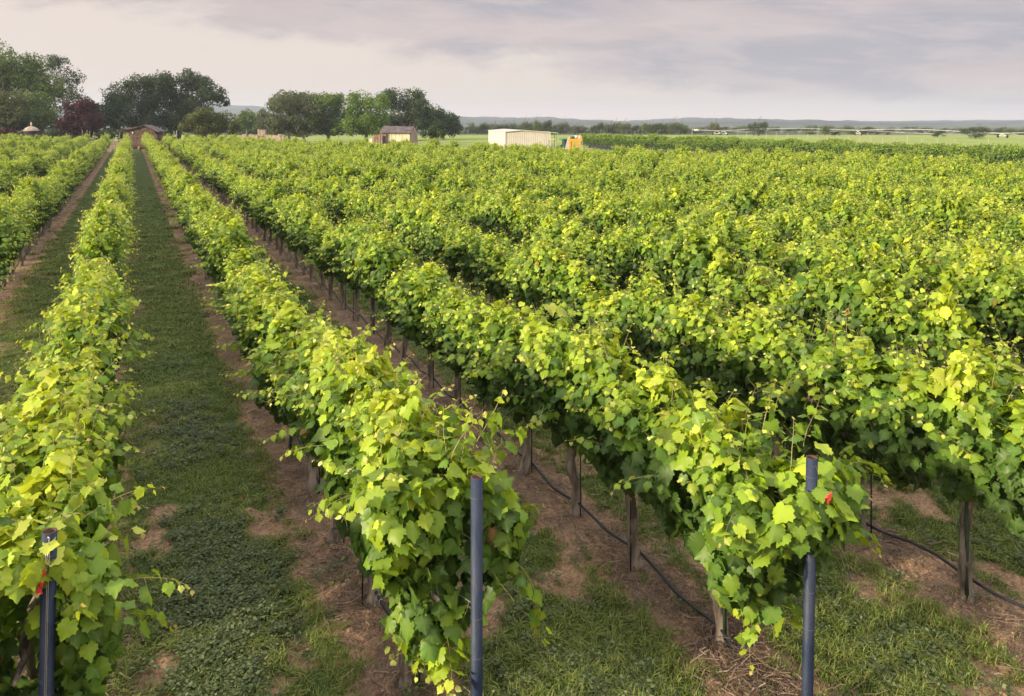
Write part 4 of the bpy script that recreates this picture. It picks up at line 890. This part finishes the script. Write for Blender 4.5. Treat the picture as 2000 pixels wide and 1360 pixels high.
# domed tank and pale hedge behind it
t = empty('domed_tank', (X(61, 131), 131, 0), label='dark round tank under a pale domed lid, behind the left vine rows', cat='tank')
m = MB(); m.tube([(0, 0, 0), (0, 0, Zt(256.5, 131))], 1.05, 20); m.build('tank_body', M['tgreen'] if 0 else M['dark'], t, smooth=True)
m = MB(); z0 = Zt(256.5, 131); m.tube([(0, 0, z0+.002), (0, 0, z0+.15), (0, 0, z0+.5), (0, 0, z0+.72), (0, 0, z0+.82)], [1.18, 1.12, .85, .45, .1], 20); m.build('dome', M['stone'], t, smooth=True)
m = MB(); m.tube([(0, 0, z0+.8), (0, 0, z0+1.0), (.02, 0, z0+1.15), (0, 0, z0+1.45)], [.1, .07, .16, .02], 8); m.build('finial', M['creamboard'], t, smooth=True)
# stone walls
def stone_wall(px0, px1, top, Y, label, dp=.4):
    x0, x1 = X(px0, Y), X(px1, Y); r = random.Random(int(px0)); n = max(3, int((x1-x0)/.35)); poly = [(0, -.1), (x1-x0, -.1)]+[((x1-x0)*(1-i/n), Zt(top, Y)+r.uniform(-.06, .07)) for i in range(n+1)]
    t = empty('stone_wall', (x0, Y, 0), label=label, cat='wall', group='tan stone walls'); m = MB(); m.prism(poly, (1, 0), (0, 1), 0, dp); m.build('wall', M['stone'], t); return t, x1-x0
stone_wall(473, 481, 262.0, 140, 'pale stone gate pillar at the left end of the stone walls')
t_, w2 = stone_wall(486, 503, 263, 150, 'low stone wall left of the stone chimney')
t_, w2 = stone_wall(503, 518, 253.5, 151, 'stone chimney stack with a dark cap, among the low walls', 1.2)
m = MB(); m.box(.3, w2-.15, .1, 1.0, Zt(253, 151), Zt(251.5, 151)+.05); m.build('cap', M['dark'], t_)
t_, w2 = stone_wall(518.5, 555, 264, 150, 'long low stone wall right of the stone chimney')
m = MB(); m.box(w2*.68, w2*.82, -.1, -.003, -.1, Zt(262.3, 150)); m.build('pier', M['stone'], t_)
# wire fence in the gap under the trees
def wire_fence(pts, h, label, step=3.0, name='wire_fence', mt='wood', r=.05, tall=None):
    t = empty(name, (pts[0][0], pts[0][1], 0), label=label, cat='fence'); o = np.array((pts[0][0], pts[0][1], 0.)); P_ = [np.array((*p, 0.)) for p in pts]
    post = []; k = 0
    for a, b in zip(P_[:-1], P_[1:]):
        n = max(1, int(np.linalg.norm(b-a)/step))
        for i in range(n): post.append(a+(b-a)*i/n)
    post.append(P_[-1]); rr = random.Random(9)
    for p in post:
        hh = h*(1.25 if (tall and k % tall == 0) else rr.uniform(.92, 1.03)); m = MB(); m.tube([p-o+np.array((0, 0, -.1)), p-o+np.array((rr.uniform(-.03, .03), 0, hh))], r, 6); m.build('fence_post', M[mt], t); k += 1
    for z in (.3, .6, .9): m = MB(); m.tube([p-o+np.array((0, 0, z*h)) for p in post], .012, 4); m.build('fence_wire', M['steel'], t)
wire_fence([(X(556, 148), 148), (X(722, 143), 143)], 1.3, 'wire fence with thin posts under the trees left of the plank shed', 1.5)
# old plank shed
def old_shed():
    Y = 140; x0 = X(742, Y); t = empty('plank_shed', (x0, Y, 0), 0, label='old plank shed with a sagging brown roof and cream board front', cat='shed')
    f_ = lambda p: X(p, Y)-x0; zr, ze = Zt(248.5, Y), Zt(260, Y)
    m = MB(); m.box(f_(742), f_(801), .3, 6, -.1, ze); m.build('wall', M['plank'], t)
    m = MB(); m.add([(f_(742)-.1, -.25, ze-.02), (f_(801)+.15, -.25, ze-.02), (f_(804), 3.2, zr), (f_(744), 3.2, zr+.12), (f_(742)-.1, -.25, ze+.07), (f_(801)+.15, -.25, ze+.07), (f_(804), 3.2, zr+.09), (f_(744), 3.2, zr+.2)],
                    [(0, 1, 2, 3), (4, 7, 6, 5), (0, 4, 5, 1), (1, 5, 6, 2), (2, 6, 7, 3), (3, 7, 4, 0)]); m.build('roof', M['roofold'], t)
    m = MB(); m.add([(f_(742)-.1, 6.5, ze-.02), (f_(808)+.15, 6.5, ze-.02), (f_(804), 3.22, zr), (f_(744), 3.22, zr+.12), (f_(742)-.1, 6.5, ze+.07), (f_(808)+.15, 6.5, ze+.07), (f_(804), 3.22, zr+.09), (f_(744), 3.22, zr+.2)],
                    [(0, 3, 2, 1), (4, 5, 6, 7), (0, 1, 5, 4), (1, 2, 6, 5), (2, 3, 7, 6), (3, 0, 4, 7)]); m.build('roof', M['roofold'], t)
    m = MB(); m.box(f_(757), f_(800), .2, .29, Zt(277, Y), ze-.05)
    m.build('board_front', M['creamboard'], t)
    m = MB()
    for k in range(1, 6): a = f_(757)+(f_(800)-f_(757))*k/6; m.box(a-.02, a+.02, .18, .198, Zt(277, Y), ze-.08)
    m.build('batten', M['cream_d'], t)
    m = MB(); m.prism([(0, -.1), (5.8, -.1), (5.8, ze), (2.9, zr-.05), (0, ze)], (.08, 1), (1, 0), 0, .12, (f_(801)+.003, .3, 0)); m.build('end_wall', M['plank'], t)
    m = MB(); m.prism([(f_(728), -.1), (f_(755), -.1), (f_(755), Zt(262, Y)), (f_(738), Zt(262.5, Y)), (f_(728), Zt(270, Y))], (1, 0), (0, 1), -.1, .19); m.build('lean_to', M['rust'], t)
    m = MB(); m.box(f_(747), f_(753), -.16, -.104, -.1, Zt(266, Y)); m.build('doorway', M['dark'], t)
    m = MB()
    for a in (729, 734, 740, 745): m.box(f_(a), f_(a)+.22, -.15, -.103, -.1, Zt(264 if a > 735 else 270, Y))
    m.build('plank', M['plank'], t)
old_shed()
m = MB(); m.box(-.5, .5, -.4, .4, 0, Zt(271, 138)); m.build('field_bin', M['creamboard'], loc=(X(722, 138), 138, 0), bevel=.03, label='pale square field bin at the left foot of the plank shed', cat='bin')
t = empty('round_tank', (X(811, 146), 146, 0), label='small white round tank on legs behind the plank shed', cat='tank')
m = MB(); z0 = Zt(262.5, 146); m.tube([(0, 0, z0-.06), (0, 0, z0+.08), (0, 0, z0+.5), (0, 0, z0+.62)], [.25, .42, .42, .2], 16); m.build('tank_body', M['white'], t, smooth=True)
for a in (.7, 2.3, 3.9, 5.5): m = MB(); m.tube([(.3*cos(a), .3*sin(a), 0), (.25*cos(a), .25*sin(a), z0)], .04, 6); m.build('leg', M['grey'], t)

# ------------------------------------------------------------------ tractor and harvester
def wheel(t, c, r, w, name='wheel'):
    m = MB(); n = 22; v = []; f = []
    pr = [(-w/2, r*.55), (-w/2, r*.93), (-w*.3, r), (w*.3, r), (w/2, r*.93), (w/2, r*.55)]
    for (o_, rr) in pr:
        for j in range(n): q = 2*pi*j/n; v.append((c[0]+rr*cos(q), c[1]+o_, c[2]+rr*sin(q)))
    for i in range(len(pr)-1):
        for j in range(n): k = (j+1) % n; f.append((i*n+j, i*n+k, i*n+n+k, i*n+n+j))
    m.add(v, f); wh = m.build(name, M['rubber'], t, smooth=True)
    m = MB(); v = []; f = []
    for (o_, rr) in ((-w*.42, r*.55), (-w*.25, r*.2), (w*.25, r*.2), (w*.42, r*.55)):
        for j in range(n): q = 2*pi*j/n; v.append((c[0]+rr*cos(q), c[1]+o_, c[2]+rr*sin(q)))
    for i in range(3):
        for j in range(n): k = (j+1) % n; f.append((i*n+j, i*n+k, i*n+n+k, i*n+n+j))
    m.add(v, f); m.build('rim', M['creamboard'], wh)
def tractor():
    Y = 116; t = empty('tractor', (X(1098, Y), Y, 0), R(20), label='green tractor with a flat canopy hitched left of the orange harvester', cat='tractor')
    for yy in (-.65, .65): wheel(t, (.35, yy, .62), .62, .38); wheel(t, (-1.15, yy*.85, .42), .42, .26)
    m = MB(); m.box(-1.45, .1, -.3, .3, .65, 1.15); m.build('bonnet', M['tgreen'], t, bevel=.05)
    m = MB(); m.box(-1.2, .9, -.2, .2, .4, .68); m.build('chassis', M['rubber'], t)
    m = MB(); m.box(.1, .95, -.5, .5, .7, 1.25); m.build('cab', M['dark'], t)
    m = MB(); m.box(.15, .9, -.45, .45, 1.253, 2.05); m.build('cab_glass', M['glass'], t)
    m = MB(); m.box(-.15, 1.2, -.7, .7, 2.06, 2.2); m.build('canopy', M['tgreen'], t, bevel=.04)
    m = MB(); m.tube([(-.9, .15, 1.15), (-.9, .15, 1.8)], .05, 8); m.build('exhaust', M['grey'], t)
    for yy in (-.5, .5):
        m = MB(); m.tube([(.95+.55*cos(a)-.6, yy*1.3, .62+.72*sin(a)) for a in np.linspace(.3, 2.6, 9)], .07, 5); m.build('fender', M['tgreen'], t)
tractor()
def harvester():
    Y = 114; x0 = X(1111, Y); S = 1.0; t = empty('grape_harvester', (x0, Y, 0), R(-4), label='tall orange straddle grape harvester parked right of the cream barn', cat='harvester')
    zt = Zt(270, Y); 
    def bx(nm, mt, *a, bev=.02): m = MB(); m.box(*a); return m.build(nm, M[mt], t, bevel=bev)
    bx('frame_beam', 'orange', 0, 1.85, -.8, .9, zt-.45, zt-.1)
    for a, b in ((.12, .32), (.42, .62), (.95, 1.2), (1.55, 1.68)):
        bx('leg', 'orange', a, b, -.75, -.45, .1, zt-.452); bx('leg', 'orange', a, b, .55, .85, .1, zt-.452)
    bx('side_panel', 'orange', .15, .60, -.44, .5, .5, zt-.46); bx('side_panel', 'orange', 1.0, 1.18, -.44, .5, .5, zt-.46)
    bx('skid', 'orange', .05, .7, -.8, .9, .12, .3)
    for xx, yy in ((.35, -.6), (.35, .7), (1.4, -.6), (1.4, .7)): wheel(t, (xx, yy, .36), .36, .22)
    # tilted conveyor with pale slats at its left
    m = MB(); m.add([(-.55, -.7, .75), (.0, -.7, .75), (.1, -.7, zt+.1), (-.12, -.7, zt+.25), (-.55, -.1, .75), (.0, -.1, .75), (.1, -.1, zt+.1), (-.12, -.1, zt+.25)], [(0, 1, 2, 3), (4, 7, 6, 5), (0, 4, 5, 1), (1, 5, 6, 2), (2, 6, 7, 3), (3, 7, 4, 0)])
    m.build('conveyor', M['grey'], t)
    for k in range(5):
        z = .85+k*.3; a0 = -.55+.43*(z-.75)/(zt-.5); m = MB(); m.box(a0, a0+.45-.07*k, -.74, -.703, z, z+.09); m.build('conveyor_slat', M['cream'], t)
    m = MB(); m.tube([(.05, -.72, .7), (.14, -.72, zt+.15)], .07, 8); m.build('conveyor_rail', M['orange'], t)
    m = MB(); m.tube([(.02, 0, .5), (-.4, 0, .45), (-.9, 0, .5)], .06, 8); m.build('drawbar', M['orange'], t)
    # top machinery
    m = MB(); m.tube([(.15, -.3, zt+.12), (.75, -.3, zt+.12)], .2, 14); m.build('tank', M['tgreen'], t, smooth=True)
    m = MB(); m.tube([(.85, -.5, zt+.12), (1.25, -.5, zt+.2)], .2, 14); m.build('fan', M['cream'], t, smooth=True)
    m = MB(); m.tube([(1.5, -.62, zt+.08), (1.5, -.3, zt+.08)], .26, 16); m.build('fan', M['cream'], t, smooth=True)
    m = MB(); m.tube([(1.5+.31*cos(a), -.6, zt+.08+.31*sin(a)) for a in np.linspace(-.5, 3.6, 14)], .045, 6); m.build('fan_guard', M['orange'], t)
    bx('operator_seat', 'rubber', .68, .95, -.1, .2, zt+.45, zt+.62, bev=.04); bx('seat_column', 'cream', .72, .9, -.05, .15, zt-.1, zt+.45)
    bx('engine_cover', 'orange', 1.0, 1.3, -.25, .5, zt-.1, zt+.3)
    m = MB(); m.tube([(1.15, .3, zt+.28), (1.15, .3, zt+.6), (1.2, .3, zt+.75)], .035, 6); m.build('exhaust', M['rust'], t)
    for a in (1.35, 1.75): m = MB(); m.tube([(a, -.78, .15), (a+.1, -.78, zt-.45)], .03, 6); m.build('hydraulic_pipe', M['cream'], t)
harvester()

# ------------------------------------------------------------------ irrigation machine in the pasture
def pivot():
    pts = [(1352, 252.5, 262), (1362, 254, 261), (1413, 256, 258), (1460, 252.5, 258), (1560, 250.8, 258), (1610, 252.2, 258), (1676, 254.5, 256), (1740, 252.5, 250), (1810, 253.5, 242), (1880, 257, 232), (1958, 260.5, 222), (2040, 258.5, 214), (2150, 262, 205)]
    t = empty('irrigation_machine', (X(1352, 262), 262, 0), label='long white wheeled irrigation pipe stretched across the green pasture', cat='irrigation'); o = np.array((X(1352, 262), 262, 0))
    W3 = [np.array(P(*p))-o for p in pts]
    m = MB(); m.tube(W3, .055, 8); m.build('pipe', M['white'], t, smooth=True)
    m = MB(); q = [w+np.array((0, 0, -.15)) for w in W3]
    m2 = [W3[2]+np.array((0, 0, -.1)), (W3[2]+W3[6])/2+np.array((0, 0, -.9)), W3[6]+np.array((0, 0, -.1))]
    for a, b in ((2, 6), (6, 10), (10, 12)):
        A, B = W3[a], W3[b]; n = 6; mid = []
        for i in range(n+1):
            u = i/n; top = np.array([np.interp(u, np.linspace(0, 1, b-a+1), [W3[j][c] for j in range(a, b+1)]) for c in range(3)]); mid.append((top, top+np.array((0, 0, -1.15*sin(pi*u)))))
        m = MB(); m.tube([x_[1] for x_ in mid], .03, 5); m.build('truss_rod', M['white'], t)
        for i in range(1, n):
            m = MB(); m.tube([mid[i][1], mid[i][0]+(B-A)*.03], .025, 4); m.tube([mid[i][1], mid[i][0]-(B-A)*.03], .025, 4); m.build('strut', M['white'], t)
    for j, (px, Y) in enumerate(((1400, 259), (1413, 258), (1676, 256), (1958, 222))):
        top = np.array(P(px, np.interp(px, [p[0] for p in pts], [p[1] for p in pts]), Y))-o; base = np.array((X(px, Y), Y, 0))-o
        d = np.array((-.45, -1.6, 0)) if j > 1 else np.array((.2, -1.2, 0))
        for s_ in (-1, 1):
            m = MB(); m.tube([base+d*s_+np.array((.75*s_*1.0, 0, .45)), top+np.array((.55*-s_ if j > 1 else .1*s_, 0, 0))], .07, 6); m.build('tower_leg', M['white'], t)
            m = MB(); c = base+d*s_+np.array((.75*s_, 0, .45)); m.tube([c+np.array((-.12, 0, 0)), c+np.array((.12, 0, 0))], .45, 16); m.build('wheel', M['rubber'], t, smooth=True)
        m = MB(); m.tube([base+d+np.array((.75, 0, .5)), base-d+np.array((-.75, 0, .5))], .06, 6); m.build('axle_beam', M['white'], t)
    m = MB(); c = W3[1]+np.array((-.4, -.2, .0)); m.box(c[0]-.7, c[0]+.7, c[1]-.2, c[1]+.2, c[2]-.28, c[2]+.22); m.build('control_box', M['white'], t, bevel=.03)
    m = MB(); m.tube([W3[0], W3[0]+np.array((-.1, 0, -(W3[0][2])))], .07, 6); m.build('end_post', M['grey'], t)
pivot()
# pasture fence beyond the right-hand vines
fp = [(1440, 268.5), (1560, 273), (1680, 279), (1772, 284.5), (1865, 291), (1930, 293), (1990, 295)]
pts = []
for (px, py) in fp: Y = F*(H-.0)/(py-PY0)*1.0; pts.append((X(px, Y), Y))
wire_fence(pts, 1.55, 'thin wire fence between the vineyard and the green pasture', 4.5, 'pasture_fence', 'grey', .035, 4)
t = empty('picking_crate_stack', (0, 0, 0)) if 0 else None
# grass strip details beyond the rows
hy = np.array([126.]); 
# ------------------------------------------------------------------ haze
def haze():
    m = bpy.data.materials.new('haze'); m.use_nodes = True; nt = m.node_tree; nt.nodes.remove(nt.nodes['Principled BSDF'])
    v = nt.nodes.new('ShaderNodeVolumePrincipled'); v.inputs['Color'].default_value = (.78, .88, 1.0, 1); v.inputs['Density'].default_value = HAZE; v.inputs['Anisotropy'].default_value = .2
    nt.links.new(v.outputs[0], nt.nodes['Material Output'].inputs['Volume'])
    q = MB(); q.box(-3800, 3800, -60, 4320, -10.5, 75); q.build('haze', m, kind='stuff', label='pale blue haze over the distant hills', cat='haze')
HAZE = .00024
haze()
